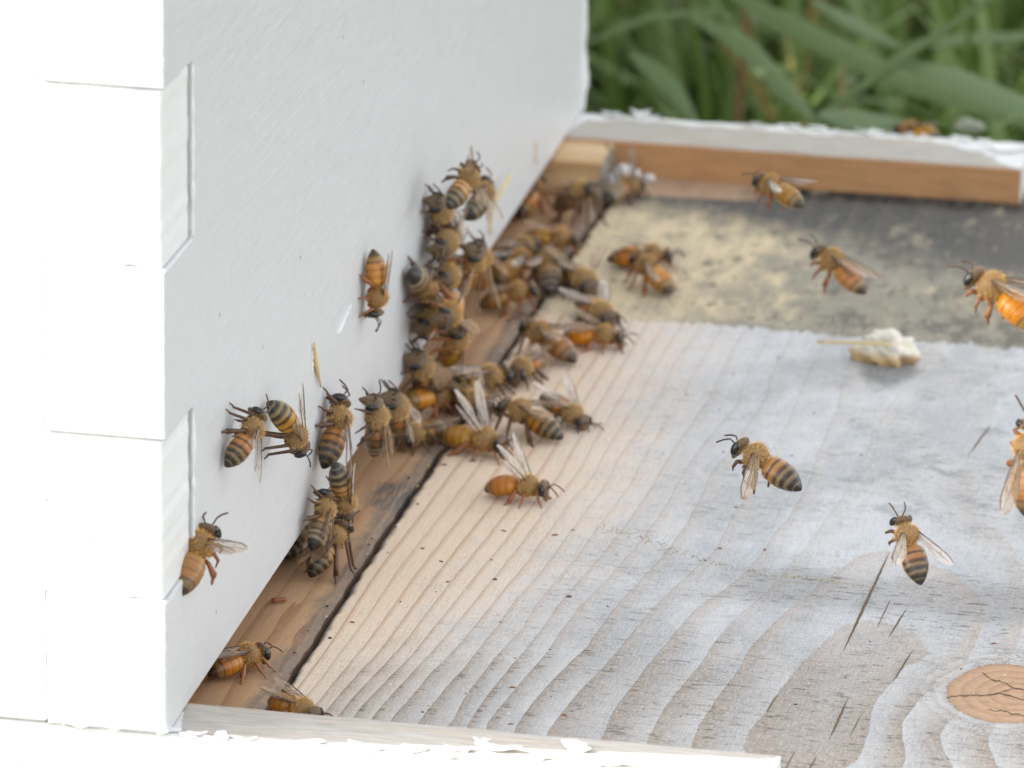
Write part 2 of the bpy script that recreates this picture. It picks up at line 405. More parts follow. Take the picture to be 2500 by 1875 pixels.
RING = [(20,[(84,33),(84,41),(86,54),(87,66),(90,81),(92,90),(96,94),(102,92),(108,82),(107.5,77),(103,63),(102,54),(103,45),(103,34)]),
 (19,[(76,42),(78,62),(79,78),(82,95),(84,100),(86,109),(91,124),(95,127),(106,119),(114,107),(115,96)]),
 (18,[(70,52),(72,66),(75,92),(78,103),(79,114),(82,139),(83,163),(84,183),(84,199),(86,218),(86,246),(87,340)]),
 (18,[(104,300),(104,242),(103,219),(105,202),(106,179),(106,166),(108,144),(119,112),(121,94)]),
 (17,[(62,33),(67,91),(71,103),(73,112),(74,122),(76,140),(77,158),(76,186),(76,197),(74,223),(74,330)]),
 (16,[(53,33),(55,52),(58,71),(59,81),(62,100),(64,111),(66,120),(66,137),(67,153),(68,180),(68,198),(68,214),(68,233),(68,330)]),
 (15,[(48,33),(53,71),(57,110),(59,159),(61,183),(61,214),(61,235),(61,330)]),
 (14,[(43,35),(45,53),(47,76),(48,89),(51,107),(54,142),(54,154),(56,182),(58,196),(57,233),(57,330)]),
 (13,[(40.5,35),(44,76),(47,110),(50,150),(52,200),(52.5,330)]),(12,[(38,35),(41,76),(43.3,110),(46,150),(47,215),(47.5,330)]),
 (11,[(33,39),(35,56),(36,71),(37,89),(39,104),(40,123),(41,160),(42,215),(42,330)]),
 (10,[(28,33),(30,54),(32,66),(35,99),(36,116),(37,137),(39,155),(39.5,215),(38.5,330)]),
 (8,[(22,35),(25.5,60),(28.5,100),(30,116),(33,150),(33,215),(32,330)]),(6,[(17.5,35),(20,60),(22,100),(23,116),(25,150),(27.5,215),(26,330)]),
 (4,[(12.5,35),(13.8,60),(15,100),(16,116),(18,160),(20,215),(20,330)]),(2,[(8,35),(9,60),(9.5,116),(11,160),(14,215),(15,330)]),
 (17.2,[(125,160),(128,220),(126,300)]),(16.5,[(140,160),(145,240),(150,60)]),
 (19,[(110,36),(107,50),(109,62),(114,74)]),(18,[(118,32),(113,46)]),(17,[(125,34),(121,46)]),(16,[(133,36),(128,47)]),(15,[(142,40)]),(18,[(121,84),(133,88)])]
def rbf_ring(px, py):
    pts = []; val = []
    for l, q in RING:
        for a in q: pts.append(a); val.append(l)
    P = np.array(pts, float); v = np.array(val, float)
    S = np.array([1.0, .35])
    Q = P * S
    def phi(d): return d
    n = len(Q)
    D = np.linalg.norm(Q[:, None] - Q[None], axis=2)
    A = np.zeros((n + 3, n + 3)); A[:n, :n] = phi(D) - np.eye(n) * .6
    A[:n, n] = 1; A[:n, n + 1:] = Q; A[n, :n] = 1; A[n + 1:, :n] = Q.T
    b = np.concatenate([v, np.zeros(3)])
    w = np.linalg.solve(A, b)
    out = np.zeros(len(px)); X = np.stack([px, py], 1) * S
    for i in range(0, len(px), 20000):
        d = np.linalg.norm(X[i:i + 20000, None] - Q[None], axis=2)
        out[i:i + 20000] = phi(d) @ w[:n] + w[n] + X[i:i + 20000] @ w[n + 1:]
    return out

def seam_x(y):      # edge of the landing plank, a slightly wandering sawn edge
    y = np.asarray(y, float)
    return 7.8 + .0133 * y + .22 * np.sin(y * .043) + .12 * np.sin(y * .31 + 1) + .10 * np.sin(y * .83) - np.where(y < 40, (40 - y) * .06, 0)

def build_plank():
    ys = np.arange(-1, 352.2, .9); nx = 210; s = np.linspace(0, 1, nx)
    V = np.zeros((len(ys), nx, 3))
    for j, y in enumerate(ys):
        x0 = seam_x(y) + .38 + .22 * noise.noise(Vector((0, y * .21, 4))) + .16 * noise.noise(Vector((0, y * .9, 4)))
        V[j, :, 0] = x0 + (190 - x0) * s; V[j, :, 1] = y; V[j, :, 2] = -HF
    V[:, 0, 2] -= .75; V[:, 1, 2] -= .22; V[:, 2, 2] -= .05; V[:, 1, 0] = V[:, 0, 0] + .35; V[:, 2, 0] = V[:, 0, 0] + .75          # worn arris at the seam
    px = V[:, :, 0].ravel(); py = V[:, :, 1].ravel()
    ring = rbf_ring(px, py)
    ang = np.arctan2(py - 66, px - 123.5)
    wob = np.array([noise.noise(Vector((math.cos(a) * 1.2, math.sin(a) * 1.2, 3))) for a in ang])
    knot = np.sqrt(((px - 123.5) / 10.8) ** 2 + ((py - 66) / 12.5) ** 2) * (1 + .10 * wob)
    edge = (px - seam_x(py) - .5)
    n = len(px); nxx = nx
    F = []
    for j in range(len(ys) - 1):
        o = j * nx
        for i in range(nx - 1): F.append((o + i, o + i + 1, o + nx + i + 1, o + nx + i))
    # skirt (thickness)
    Vb = []
    bl = len(ys)
    V2 = V.reshape(-1, 3).tolist(); ringl = ring.tolist(); kl = knot.tolist(); el = edge.tolist()
    border = [(0, i) for i in range(nx)] + [(j, nx - 1) for j in range(1, bl)] + [(bl - 1, i) for i in range(nx - 2, -1, -1)] + [(j, 0) for j in range(bl - 2, 0, -1)]
    st = len(V2)
    for (j, i) in border:
        q = j * nx + i
        V2.append([V2[q][0], V2[q][1], -HF - 19]); ringl.append(ringl[q]); kl.append(kl[q]); el.append(el[q])
    m = len(border)
    for a in range(m):
        b = (a + 1) % m; qa = border[a][0] * nx + border[a][1]; qb = border[b][0] * nx + border[b][1]
        F.append((qb, qa, st + a, st + b))
    mi = [0] * len(F)
    # cracks: thin tapering slivers just proud of the surface
    def crack(pts, w):
        for k in range(len(pts) - 1):
            pass
        L = []; Rr = []
        for k, (x, y) in enumerate(pts):
            t_ = k / (len(pts) - 1); ww = w * max(.08, math.sin(math.pi * min(1, max(0, t_))) ** .7) * random.uniform(.85, 1.15)
            L.append((x - ww / 2, y, -HF + .04)); Rr.append((x + ww / 2, y, -HF + .04))
        s0 = len(V2)
        for q in L + Rr: V2.append(list(q)); ringl.append(0); kl.append(9); el.append(9)
        k = len(L)
        for i in range(k - 1): F.append((s0 + i, s0 + k + i, s0 + k + i + 1, s0 + i + 1)); mi.append(1)
    def wander(a, b, n, amp, w):
        pts = []
        for k in range(n):
            t_ = k / (n - 1); pts.append((a[0] + (b[0] - a[0]) * t_ + random.uniform(-amp, amp), a[1] + (b[1] - a[1]) * t_))
        crack(pts, w)
    wander((95.2, 126), (93.9, 78), 60, .05, .55)
    wander((105, 82), (103.5, 66), 30, .04, .3); wander((101.5, 100), (100.3, 86), 30, .04, .32); wander((98.3, 104), (97.9, 90), 24, .04, .2)
    wander((97.5, 58), (97.0, 40), 30, .05, .42); wander((86.2, 57), (85.6, 49), 20, .04, .3); wander((104.5, 196), (102.5, 178), 24, .06, .4)
    wander((96, 33), (95.6, 26), 20, .04, .28); wander((92.5, 35), (91.9, 25), 20, .04, .22); wander((100.5, 52), (100.0, 42), 20, .04, .18)
    # cracks through the knot
    def kcrack(pts, w):
        out = []
        for k in range(len(pts) - 1):
            for q in range(6):
                t_ = q / 6; out.append((pts[k][0] + (pts[k + 1][0] - pts[k][0]) * t_, pts[k][1] + (pts[k + 1][1] - pts[k][1]) * t_ + random.uniform(-.35, .35)))
        s0 = len(V2); kk = len(out)
        for i, (x, y) in enumerate(out):
            ww = w * random.uniform(.5, 1.4)
            V2.append([x, y - ww, -HF + .04]); ringl.append(0); kl.append(9); el.append(9)
            V2.append([x, y + ww, -HF + .04]); ringl.append(0); kl.append(9); el.append(9)
        for i in range(kk - 1): F.append((s0 + 2 * i, s0 + 2 * i + 2, s0 + 2 * i + 3, s0 + 2 * i + 1)); mi.append(1)
    kcrack([(112.9, 62), (115, 63.6), (118, 64.2), (121, 65.6), (124, 64.4), (128, 63)], .28); kcrack([(117.2, 74), (119, 71.5), (121, 70.8), (123, 68.7), (126, 67.5)], .24); kcrack([(119, 64), (121.5, 67), (123, 68.5)], .16)
    kcrack([(126, 74), (126.5, 68), (128, 60), (128, 54)], .45); kcrack([(120, 58.5), (122, 58.4), (124, 57.5), (128, 57)], .22)
    me = mesh_mm('landing_plank', V2, F, mi)
    fattr(me, 'ring', ringl); fattr(me, 'knot', kl); fattr(me, 'edge', el)
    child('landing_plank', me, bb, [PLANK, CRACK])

def build_floor():
    ys = np.arange(-1, 352.2, 2.0); nx = 24; s = np.linspace(0, 1, nx); V = []; E = []
    for y in ys:
        x1 = seam_x(y) - .65
        for q in s:
            x = -120 + (x1 + 120) * q ** .25; V.append((x, y, -HF - .15 + (.0 if q < 1 else -.5))); E.append(x1 - x)
    F = []
    for j in range(len(ys) - 1):
        for i in range(nx - 1): a = j * nx + i; F.append((a, a + 1, a + nx + 1, a + nx))
    st = len(V)
    for j, y in enumerate(ys): V.append((seam_x(y) - .65, y, -HF - 19)); E.append(0)
    for j in range(len(ys) - 1): F.append((j * nx + nx - 1, st + j, st + j + 1, (j + 1) * nx + nx - 1))
    me = mesh_mm('hive_floor', V, F); fattr(me, 'edge', E)
    child('hive_floor', me, bb, [FLOOR])
    V, F = prism([(-1, -HF - 19), (352, -HF - 19), (352, -HF - 8), (-1, -HF - 8)], 'x', -DP, -121)
    child('floor_batten', mesh_mm('floor_batten', V, F), bb, [PINE_DARK])
    V, F = prism([(-2, -HF - 24), (W + 2, -HF - 24), (W + 2, -HF - 19.3), (-2, -HF - 19.3)], 'x', -DP, 188)
    child('floor_batten', mesh_mm('floor_batten', V, F), bb, [PINE_DARK])

def build_rail(y_in, y_out, x1, name):
    """bar along x; worn edges; attributes tell the paint mask where it is"""
    xs = np.concatenate([np.linspace(-DP, -20, 12), np.arange(-18, x1 + .01, 1.5)])
    sgn = 1 if y_out > y_in else -1
    wd = abs(y_out - y_in)
    prof = [(0, -HF - .3, 0, 1), (0, -2.5, 0, 1), (0, -.45, 0, 1), (.15, -.1, .0, .5), (.5, 0, 0, 0)]
    for k in range(1, 12): prof.append((wd * k / 12, 0, k / 12, 0))
    prof += [(wd - .5, 0, 1.0, 0), (wd - .1, -.3, 1.25, 0), (wd, -1, 1.4, 0), (wd, -HF - 18.8, 1.4, 0)]
    V = []; O = []; I = []; Wh = []
    for x in xs:
        wobi = .22 * noise.noise(Vector((x * .09, y_in, 0))); wobo = .55 * noise.noise(Vector((x * .07, y_out, 5))) + .3 * noise.noise(Vector((x * .3, y_out, 2)))
        for (d, z, a, i_) in prof:
            t_ = d / wd
            zz = z + (.14 * noise.noise(Vector((x * .12, d * .3, 1))) if z > -.2 else 0)
            if t_ > .8 and z > -1.5: zz += .35 * max(0, noise.noise(Vector((x * .16, 3, y_out))))
            V.append((x, y_in + sgn * (d + wobi * (1 - t_) + wobo * t_), zz)); O.append(a); I.append(i_)
            Wh.append(max(0, 1 - (x1 - x) / 17) * .9 + (.0 if x > 0 else .6) + (.12 if sgn > 0 else 0))
    np_ = len(prof); F = []
    for j in range(len(xs) - 1):
        for i in range(np_ - 1):
            a = j * np_ + i; q = (a, a + 1, a + np_ + 1, a + np_)
            F.append(q if sgn < 0 else q[::-1])
    e0 = (len(xs) - 1) * np_; st = len(V)
    for i in range(np_): V.append(V[e0 + i]); O.append(2); I.append(0); Wh.append(1)
    cap = tuple(range(st, st + np_)); F.append(cap if sgn < 0 else cap[::-1])
    me = mesh_mm(name, V, F); fattr(me, 'out', O); fattr(me, 'inner', I); fattr(me, 'white', Wh)
    child(name, me, bb, [RAIL])

def build_flakes():
    """curled flakes of old white paint lifting along the outer edges of the rails"""
    rnd = random.Random(5); V = []; F = []
    def flake(cx, cy, cz, rx, ry, rot, curl, tilt):
        n = 12; s0 = len(V); c, s = math.cos(rot), math.sin(rot)
        ring = []
        for k in range(n):
            a = 2 * math.pi * k / n; q = rnd.uniform(.6, 1.15); ring.append((math.cos(a) * rx * q, math.sin(a) * ry * q))
        for lay, sc in ((0, 1), (0, .5), (1, 1), (1, .5)):
            for (x, y) in ring:
                x *= sc; y *= sc
                z = curl * (x / max(rx, .1)) ** 2 * rx * .5 + tilt * y + (.14 if lay else 0)
                V.append((cx + c * x - s * y, cy + s * x + c * y, cz + max(z, -.02)))
        for lay in (0, 1):
            o = s0 + lay * 2 * n
            for k in range(n):
                j = (k + 1) % n; q = (o + k, o + j, o + n + j, o + n + k); F.append(q if lay else q[::-1])
            cap = tuple(o + n + k for k in range(n)); F.append(cap if lay else cap[::-1])
        for k in range(n):
            j = (k + 1) % n; F.append((s0 + k, s0 + 2 * n + k, s0 + 2 * n + j, s0 + j)[::-1])
    for k in range(16):     # hive foot at the near corner
        flake(rnd.uniform(-16, 9), rnd.uniform(-.6, 2.2), rnd.uniform(.05, .5), rnd.uniform(.7, 2.2), rnd.uniform(.4, 1.0), rnd.uniform(-.4, .4), rnd.uniform(0, .8), rnd.uniform(-.2, .4))
    for (x, y, a, b) in ((50, 6.5, 4.2, 1.6), (45, 4.6, 2.2, 1.1), (57, 4.0, 2.0, 1.0), (62, 9.6, 2.6, 2.0), (68, 4.4, 3.2, 1.0), (38, 3.2, 3.0, 1.3), (66.5, 3.6, 2.2, .8), (30, 2.2, 2.4, .8), (22, 2.0, 2.6, .7), (77, 3.0, 1.6, .7), (48, 9.4, .9, .5)):
        flake(x, y, .22, a, b, rnd.uniform(-.5, .5), rnd.uniform(.05, .5), rnd.uniform(-.12, .25))
    for k in range(26):
        flake(rnd.uniform(4, 92), rnd.uniform(.0, 1.8), rnd.uniform(.1, .4), rnd.uniform(.6, 2.0), rnd.uniform(.3, .9), rnd.uniform(-.4, .4), rnd.uniform(0, .7), rnd.uniform(-.2, .4))
    for k in range(22):
        flake(rnd.uniform(6, 94), rnd.uniform(350, 352), rnd.uniform(.1, .5), rnd.uniform(.8, 2.6), rnd.uniform(.4, 1.2), rnd.uniform(-.4, .4), rnd.uniform(0, .9), rnd.uniform(-.2, .3))
    flake(12.5, 351.5, .5, 2.2, 1.2, .2, 1.2, .3); flake(90, 346, .5, 5, 3, .1, .3, .1)
    half = [f for f in F if V[f[0]][1] < 100]; rest = [f for f in F if V[f[0]][1] >= 100]
    for fs in (half, rest):
        ids = sorted({i for f in fs for i in f}); mp = {q: k for k, q in enumerate(ids)}
        child('peeling_paint', mesh_mm('peeling_paint', [V[i] for i in ids], [tuple(mp[i] for i in f) for f in fs]), bb, [W_TRIM])

build_plank(); build_floor()
build_rail(14.3, .8, 93, 'side_rail'); build_rail(333.5, 352, 95.5, 'side_rail')
build_flakes()
def build_legs():
    for (x, y) in ((-420, 20), (-420, 330), (150, 20), (150, 330)):
        V, F = prism([(x - 18, y - 18), (x + 18, y - 18), (x + 18, y + 18), (x - 18, y + 18)], 'z', GZ - 6, -HF - 24.3)
        child('stand_leg', mesh_mm('stand_leg', V, F), bb, [PINE_DARK])
build_legs()

# offcut of pine in the far corner of the entrance
def build_block():
    x0, x1, y0, y1, z0, z1 = -9, 10.2, 317, 333.0, -HF + .02, -.45
    root = empty('wooden_block', ((x0 + x1) / 2, (y0 + y1) / 2, z0))
    V, F = prism([(x0, z0), (x1, z0), (x1, z1), (x0, z1)], 'y', y0, y1)
    me = mesh_mm('pine_offcut', V, F)
    bm = bmesh.new(); bm.from_mesh(me); bmesh.ops.recalc_face_normals(bm, faces=bm.faces)
    bmesh.ops.bevel(bm, geom=list(bm.edges), offset=.35 * MM, segments=2, affect='EDGES'); bm.to_mesh(me); bm.free()
    fattr(me, 'endgrain', [1.0 if v.co.x > (x1 - .2) * MM else 0.0 for v in me.vertices])
    o = link('pine_offcut', me, None, [BLOCK])
    bpy.data.objects.remove(root)
    o.name = 'wooden_block'
    # move the origin to the base of the block
    b = Vector(((x0 + x1) / 2, (y0 + y1) / 2, z0)) * MM
    me.transform(Matrix.Translation(-b)); o.location = b
    tag(o, 'small pine block wedged in the far corner between hive and brown rail', 'wood block')
build_block()

# ------------------------------------------------------------------ honey bees
def m_abd(name, stops):
    t = NT(name); a = t.attr('seg')
    cr = t.n('ShaderNodeValToRGB'); el = cr.color_ramp.elements
    while len(el) < len(stops): el.new(.5)
    for e, (p_, c_) in zip(el, stops): e.position = p_; e.color = (*c_, 1)
    nz = t.noise(t.pos(), 1.4, 3, .6)
    t.put(cr.inputs[0], t.math('ADD', a, t.math('MULTIPLY', t.math('SUBTRACT', nz, .5), .06)))
    oi = t.n('ShaderNodeObjectInfo'); hv = t.n('ShaderNodeHueSaturation'); t.put(hv.inputs['Color'], cr.outputs[0])
    t.put(hv.inputs['Value'], t.lin(oi.outputs['Random'], 0, 1, .72, 1.35)); t.put(hv.inputs['Saturation'], t.lin(t.math('FRACT', t.math('MULTIPLY', oi.outputs['Random'], 7.3)), 0, 1, .90, 1.10)); t.put(hv.inputs['Hue'], t.lin(t.math('FRACT', t.math('MULTIPLY', oi.outputs['Random'], 13.7)), 0, 1, .50, .522))
    t.col(hv.outputs[0]); t.set(Roughness=.33, Specular_IOR_Level=.5, Subsurface_Weight=.15, Subsurface_Scale=.0006, Subsurface_Radius=(1, .4, .15))
    t.bump(t.noise(t.pos(), 9, 2), .15, .0001)
    return t.m
O_, O2, DK, TN, BK = (.34, .125, .023), (.41, .17, .040), (.045, .024, .012), (.20, .125, .055), (.018, .013, .010)
AB_S = m_abd('striped_abdomen', [(0, (.25, .09, .02)), (.06, O_), (.20, O2), (.235, (.12, .045, .016)), (.26, (.10, .036, .014)), (.30, O2), (.39, O_), (.43, (.09, .035, .015)), (.48, DK), (.52, (.25, .13, .045)), (.56, TN), (.60, DK), (.66, BK), (.70, TN), (.74, (.16, .10, .05)), (.78, BK), (.85, BK), (.87, (.16, .11, .06)), (.90, BK), (1, BK)])
AB_O = m_abd('amber_abdomen', [(0, (.26, .085, .014)), (.06, (.38, .145, .026)), (.22, (.45, .19, .042)), (.25, (.30, .09, .015)), (.29, (.42, .165, .035)), (.44, (.40, .150, .032)), (.47, (.25, .08, .014)), (.52, (.42, .155, .032)), (.64, (.36, .13, .032)), (.67, (.09, .04, .016)), (.72, (.26, .15, .055)), (.80, (.18, .09, .03)), (.84, (.06, .03, .015)), (1, (.04, .02, .012))])
AB_D = m_abd('dark_abdomen', [(0, (.14, .055, .014)), (.08, (.33, .125, .024)), (.20, (.28, .10, .020)), (.24, DK), (.30, (.18, .09, .035)), (.42, (.14, .065, .025)), (.46, BK), (.52, (.27, .19, .10)), (.60, DK), (.68, (.24, .18, .10)), (.76, BK), (1, BK)])
M_THX = simple('thorax_cuticle', (.23, .135, .05), .7)
M_HEAD = simple('head_cuticle', (.11, .068, .036), .55)
M_LEG = simple('leg_cuticle', (.085, .040, .018), .42)
M_LEGO = simple('amber_leg_cuticle', (.24, .085, .025), .42)
M_EYE = simple('compound_eye', (.010, .009, .010), .16, Specular_IOR_Level=.6)
def m_fur(name, c1, c2):
    t = NT(name); oi = t.n('ShaderNodeObjectInfo'); t.col(t.mix(t.lin(oi.outputs['Random'], 0, 1, 0, .25), t.mix(t.ss(t.noise(t.pos(), .9, 2), .35, .65), c1, c2), (.30, .22, .13))); t.set(Roughness=.7, Specular_IOR_Level=.3); return t.m
FUR_T = m_fur('tan_fur', (.88, .57, .24), (.66, .40, .14)); FUR_O = m_fur('golden_fur', (.90, .53, .15), (.68, .36, .09)); FUR_G = m_fur('grey_tan_fur', (.90, .62, .27), (.68, .42, .15))
def m_wing(name, tint, alpha):
    t = NT(name); t.b.inputs['Base Color'].default_value = (*tint, 1); t.set(Roughness=.18, Specular_IOR_Level=.7)
    v = t.attr('vein'); cell = t.voro(t.pos((1000, 1700, 1000)), .5, 0)
    t.put(t.b.inputs['Alpha'], t.math('MAXIMUM', t.math('MULTIPLY', v, .85), t.lin(cell, 0, .8, alpha * .8, alpha * 1.2)))
    t.col(t.mix(v, tint, (.10, .05, .025)))
    t.bump(t.noise(t.pos(), 1.2, 3), .5, .0003)
    return t.m
WING = m_wing('wing_membrane', (.44, .30, .18), .40); WINGW = m_wing('wing_membrane_pale', (.62, .54, .46), .46)

def loft(st, nseg=20):
    """st: (x, y, z, ry, rz, axisdir) rings -> verts, faces (closed at both ends)"""
    V = []; F = []
    for (c, ax, ry, rz) in st:
        ax = Vector(ax).normalized(); side = Vector((0, 1, 0)); up = side.cross(ax) * -1
        if up.z < 0 and abs(ax.z) < .9: up = -up
        for k in range(nseg):
            a = 2 * math.pi * k / nseg
            V.append(Vector(c) + side * (ry * math.cos(a)) + up * (rz * math.sin(a)))
    for j in range(len(st) - 1):
        for k in range(nseg):
            a = j * nseg + k; b = j * nseg + (k + 1) % nseg; F.append((a, b, b + nseg, a + nseg))
    n = len(V); V.append(Vector(st[0][0])); V.append(Vector(st[-1][0])); last = (len(st) - 1) * nseg
    for k in range(nseg):
        F.append((n, (k + 1) % nseg, k)); F.append((n + 1, last + k, last + (k + 1) % nseg))
    return V, F
def tube(pts, rad, flat=None, ns=7):
    V = []; F = []
    n = len(pts); P = [Vector(p) for p in pts]
    for i in range(n):
        d = (P[min(i + 1, n - 1)] - P[max(i - 1, 0)]).normalized()
        s = d.cross(Vector((0, 0, 1)));
        if s.length < .1: s = d.cross(Vector((1, 0, 0)))
        s.normalize(); t_ = s.cross(d)
        fl = flat[i] if flat else 1
        for k in range(ns):
            a = 2 * math.pi * k / ns; V.append(P[i] + s * (rad[i] * math.cos(a)) + t_ * (rad[i] * fl * math.sin(a)))
    for i in range(n - 1):
        for k in range(ns):
            a = i * ns + k; b = i * ns + (k + 1) % ns; F.append((a, b, b + ns, a + ns))
    c0 = len(V); V.append(P[0]); V.append(P[-1])
    for k in range(ns): F.append((c0, (k + 1) % ns, k)); F.append((c0 + 1, (n - 1) * ns + k, (n - 1) * ns + (k + 1) % ns))
    return V, F
def smoothpath(pts, n=4):
    P = [Vector(p) for p in pts]; out = []
    for i in range(len(P) - 1):
        for q in range(n): out.append(P[i].lerp(P[i + 1], q / n))
    out.append(P[-1]); return out

CACHE = {}
def bee_meshes(col, droop, pitch, flying, seed):
    key = (col, droop, pitch, flying, seed)
    if key in CACHE: return CACHE[key]
    rnd = random.Random(hash(key) % 1000 + seed * 17 if False else seed * 101 + droop * 7 + pitch + (50 if flying else 0) + ord(col))
    V = []; F = []; MI = []; SEG = []
    def add(v, f, mi, seg=None):
        o = len(V); V.extend(v); F.extend([tuple(o + i for i in q) for q in f])
        MI.extend([mi] * len(f) if isinstance(mi, int) else mi); SEG.extend(seg if seg is not None else [0] * len(v))
    # ---- trunk: one surface from the face through the waist to the tail
    st = []; mat = []; sg = []
    ZC = 2.75
    def ringst(x, z, ry, rz, ax, m, s): st.append([(x, 0, z), ax, ry, rz]); mat.append(m); sg.append(s)
    nod = rnd.uniform(-.25, .25)
    hz = ZC - .15 + nod
    for k in range(9):            # head, front to back
        t_ = k / 8; a = math.pi * (.06 + .90 * t_); q = math.sin(a) ** .75
        ringst(6.0 - 1.75 * t_, hz, 1.85 * q + .1, 1.66 * q + .1, (-1, 0, 0), 1, 0)
    ringst(4.12, ZC + .05, .62, .6, (-1, 0, 0), 2, 0)
    for k in range(11):           # thorax
        t_ = k / 10; a = math.pi * (.06 + .90 * t_); q = math.sin(a) ** .62
        ringst(4.0 - 3.75 * t_, ZC + .15, 2.22 * q, 2.12 * q, (-1, 0, 0), 2, 0)
    ringst(.22, ZC - .2, .62, .62, (-1, 0, 0), 2, 0)
    N = 34; L = 7.3; dr = (R(13), R(30), R(52))[droop] * (1 if not flying else .6)
    x, z = .08, ZC - .15; ang = R(3)
    prof = [(0, .75), (.03, 1.25), (.08, 1.68), (.16, 1.92), (.22, 2.0), (.32, 2.08), (.45, 2.10), (.58, 1.96), (.70, 1.68), (.82, 1.25), (.91, .82), (.97, .42), (1, .12)]
    for k in range(N + 1):
        t_ = k / N
        for (a0, r0), (a1, r1) in zip(prof, prof[1:]):
            if a0 <= t_ <= a1: rr = r0 + (r1 - r0) * (t_ - a0) / (a1 - a0)
        segb = (0, .21, .41, .57, .75, .88, 1.01); si = max(i for i in range(6) if t_ >= segb[i])
        ph = (t_ - segb[si]) / (segb[si + 1] - segb[si]); rr *= .975 + .05 * ph
        ang = R(2) + dr * (t_ ** 1.2)
        ax = (-math.cos(ang), 0, -math.sin(ang))
        if k: x -= L / N * math.cos(ang); z -= L / N * math.sin(ang)
        ringst(x, z, rr * 1.12, rr * .98, ax, 0, t_)
    v, f = loft(st, 22)
    tail = Vector((x, 0, z))
    # face: the lower half of the head narrows and reaches down and forward
    for i in range(9 * 22):
        p = v[i]; d = (hz - p.z) / 1.62
        if d > 0: p.y *= 1 - .48 * d; p.z -= .75 * d * d; p.x += .55 * d
        elif d < 0: p.x -= .15 * -d
    nr = len(st); fm = []
    for q in f:
        r = min(min(i // 22 for i in q if i < nr * 22), nr - 1); fm.append(mat[r])
    fs = [sg[i // 22] for i in range(nr * 22)] + [0, 1]
    rot = Matrix.Translation((1.5, 0, ZC)) @ Matrix.Rotation(-R(pitch), 4, 'Y') @ Matrix.Translation((-1.5, 0, -ZC))
    lift = max(0, 1.0 - (rot @ tail).z) if not flying else 0
    rot = Matrix.Translation((0, 0, lift)) @ rot
    v = [rot @ p for p in v]
    trunk_n = len(v)
    add(v, f, fm, fs)
    # ---- legs
    for side in (-1, 1):
        for li, (ax_, az) in enumerate(((3.3, 1.5), (2.1, 1.15), (1.0, 1.35))):
            jx, jy, jz = rnd.uniform(-.5, .5), rnd.uniform(-.35, .35), rnd.uniform(-.2, .3)
            root = rot @ Vector((ax_, side * .75, az))
            if flying:
                tgt = [(4.4, 1.5, -.6), (2.4, 2.0, -1.2), (-.8, 1.7, -2.0)][li]
                foot = rot @ Vector((tgt[0] + jx, side * (tgt[1] + jy), tgt[2] + jz * 3))
                knee = rot @ Vector((ax_ + (.7, .2, -.8)[li], side * 1.9, 1.3)); ank = knee.lerp(foot, .55) + Vector((0, side * .5, 0))
            else:
                tgt = [(5.9, 2.9, .1), (2.3, 4.5, .1), (-2.2, 3.9, .1)][li]
                foot = Vector((tgt[0] + jx * 1.6, side * (tgt[1] + jy), .08))
                knee = root.lerp(foot, .36); knee.z = root.z + (.8, .95, 1.1)[li] + jz
                ank = root.lerp(foot, .74); ank.z = .75 + jz * .5
            path = [root, root.lerp(knee, .3) + Vector((0, 0, -.25)), knee, ank, ank.lerp(foot, .45) + Vector((0, 0, .12)), foot, foot + (foot - ank).normalized() * .35]
            rad = [.42, .36, .34, (.24, .24, .46)[li], .17, .13, .07]
            if li == 2: rad = [.42, .38, .34, .55, .28, .2, .09]
            pts = smoothpath(path, 3); rr = np.interp(np.linspace(0, 6, len(pts)), range(7), rad).tolist()
            v, f = tube(pts, rr, None, 7)
            add(v, f, 3)
        # antennae
        r0 = rot @ Vector((5.95, side * .38, hz + .15)); el_ = rot @ Vector((6.9, side * (.95 + rnd.uniform(-.2, .2)), hz + .9 + rnd.uniform(-.3, .3)))
        tip = rot @ Vector((8.9 + rnd.uniform(-.4, .3), side * (1.7 + rnd.uniform(-.5, .6)), hz + rnd.uniform(-.9, .9)))
        pts = smoothpath([r0, el_, el_.lerp(tip, .5) + Vector((0, 0, .18)), tip], 3)
        v, f = tube(pts, [.13] * 4 + [.15] * 5 + [.12], None, 6); add(v, f, 4)
    me = bpy.data.meshes.new('bee_body')
    me.from_pydata([tuple(p * MM) for p in V], [], F)
    me.polygons.foreach_set('material_index', MI); me.polygons.foreach_set('use_smooth', [True] * len(F)); me.update()
    fattr(me, 'seg', SEG)
    for m in ({'s': AB_S, 'o': AB_O, 'd': AB_D}[col], M_HEAD, M_THX, M_LEGO if col == 'o' else M_LEG, M_LEG): me.materials.append(m)
    # ---- fur: many short hairs on thorax, face, waist and the abdomen's pale bands
    trunkV = V[:trunk_n]; tf = [(q, m) for q, m in zip(F[:len(fm)], MI[:len(fm)])]
    hv = []; hf = []
    def hair(p, nrm, ln, w):
        d = (nrm + Vector((rnd.uniform(-.5, .5) - .35, rnd.uniform(-.5, .5), rnd.uniform(-.5, .5)))).normalized()
        s = d.cross(Vector((rnd.uniform(-1, 1), rnd.uniform(-1, 1), rnd.uniform(-1, 1)))).normalized() * w
        i = len(hv); hv.extend([p - s - nrm * .05, p + s - nrm * .05, p + d * ln + s * .2, p + d * ln - s * .2]); hf.append((i, i + 1, i + 2, i + 3))
    cen_t = rot @ Vector((2.1, 0, ZC + .15)); cen_h = rot @ Vector((5.1, 0, hz))
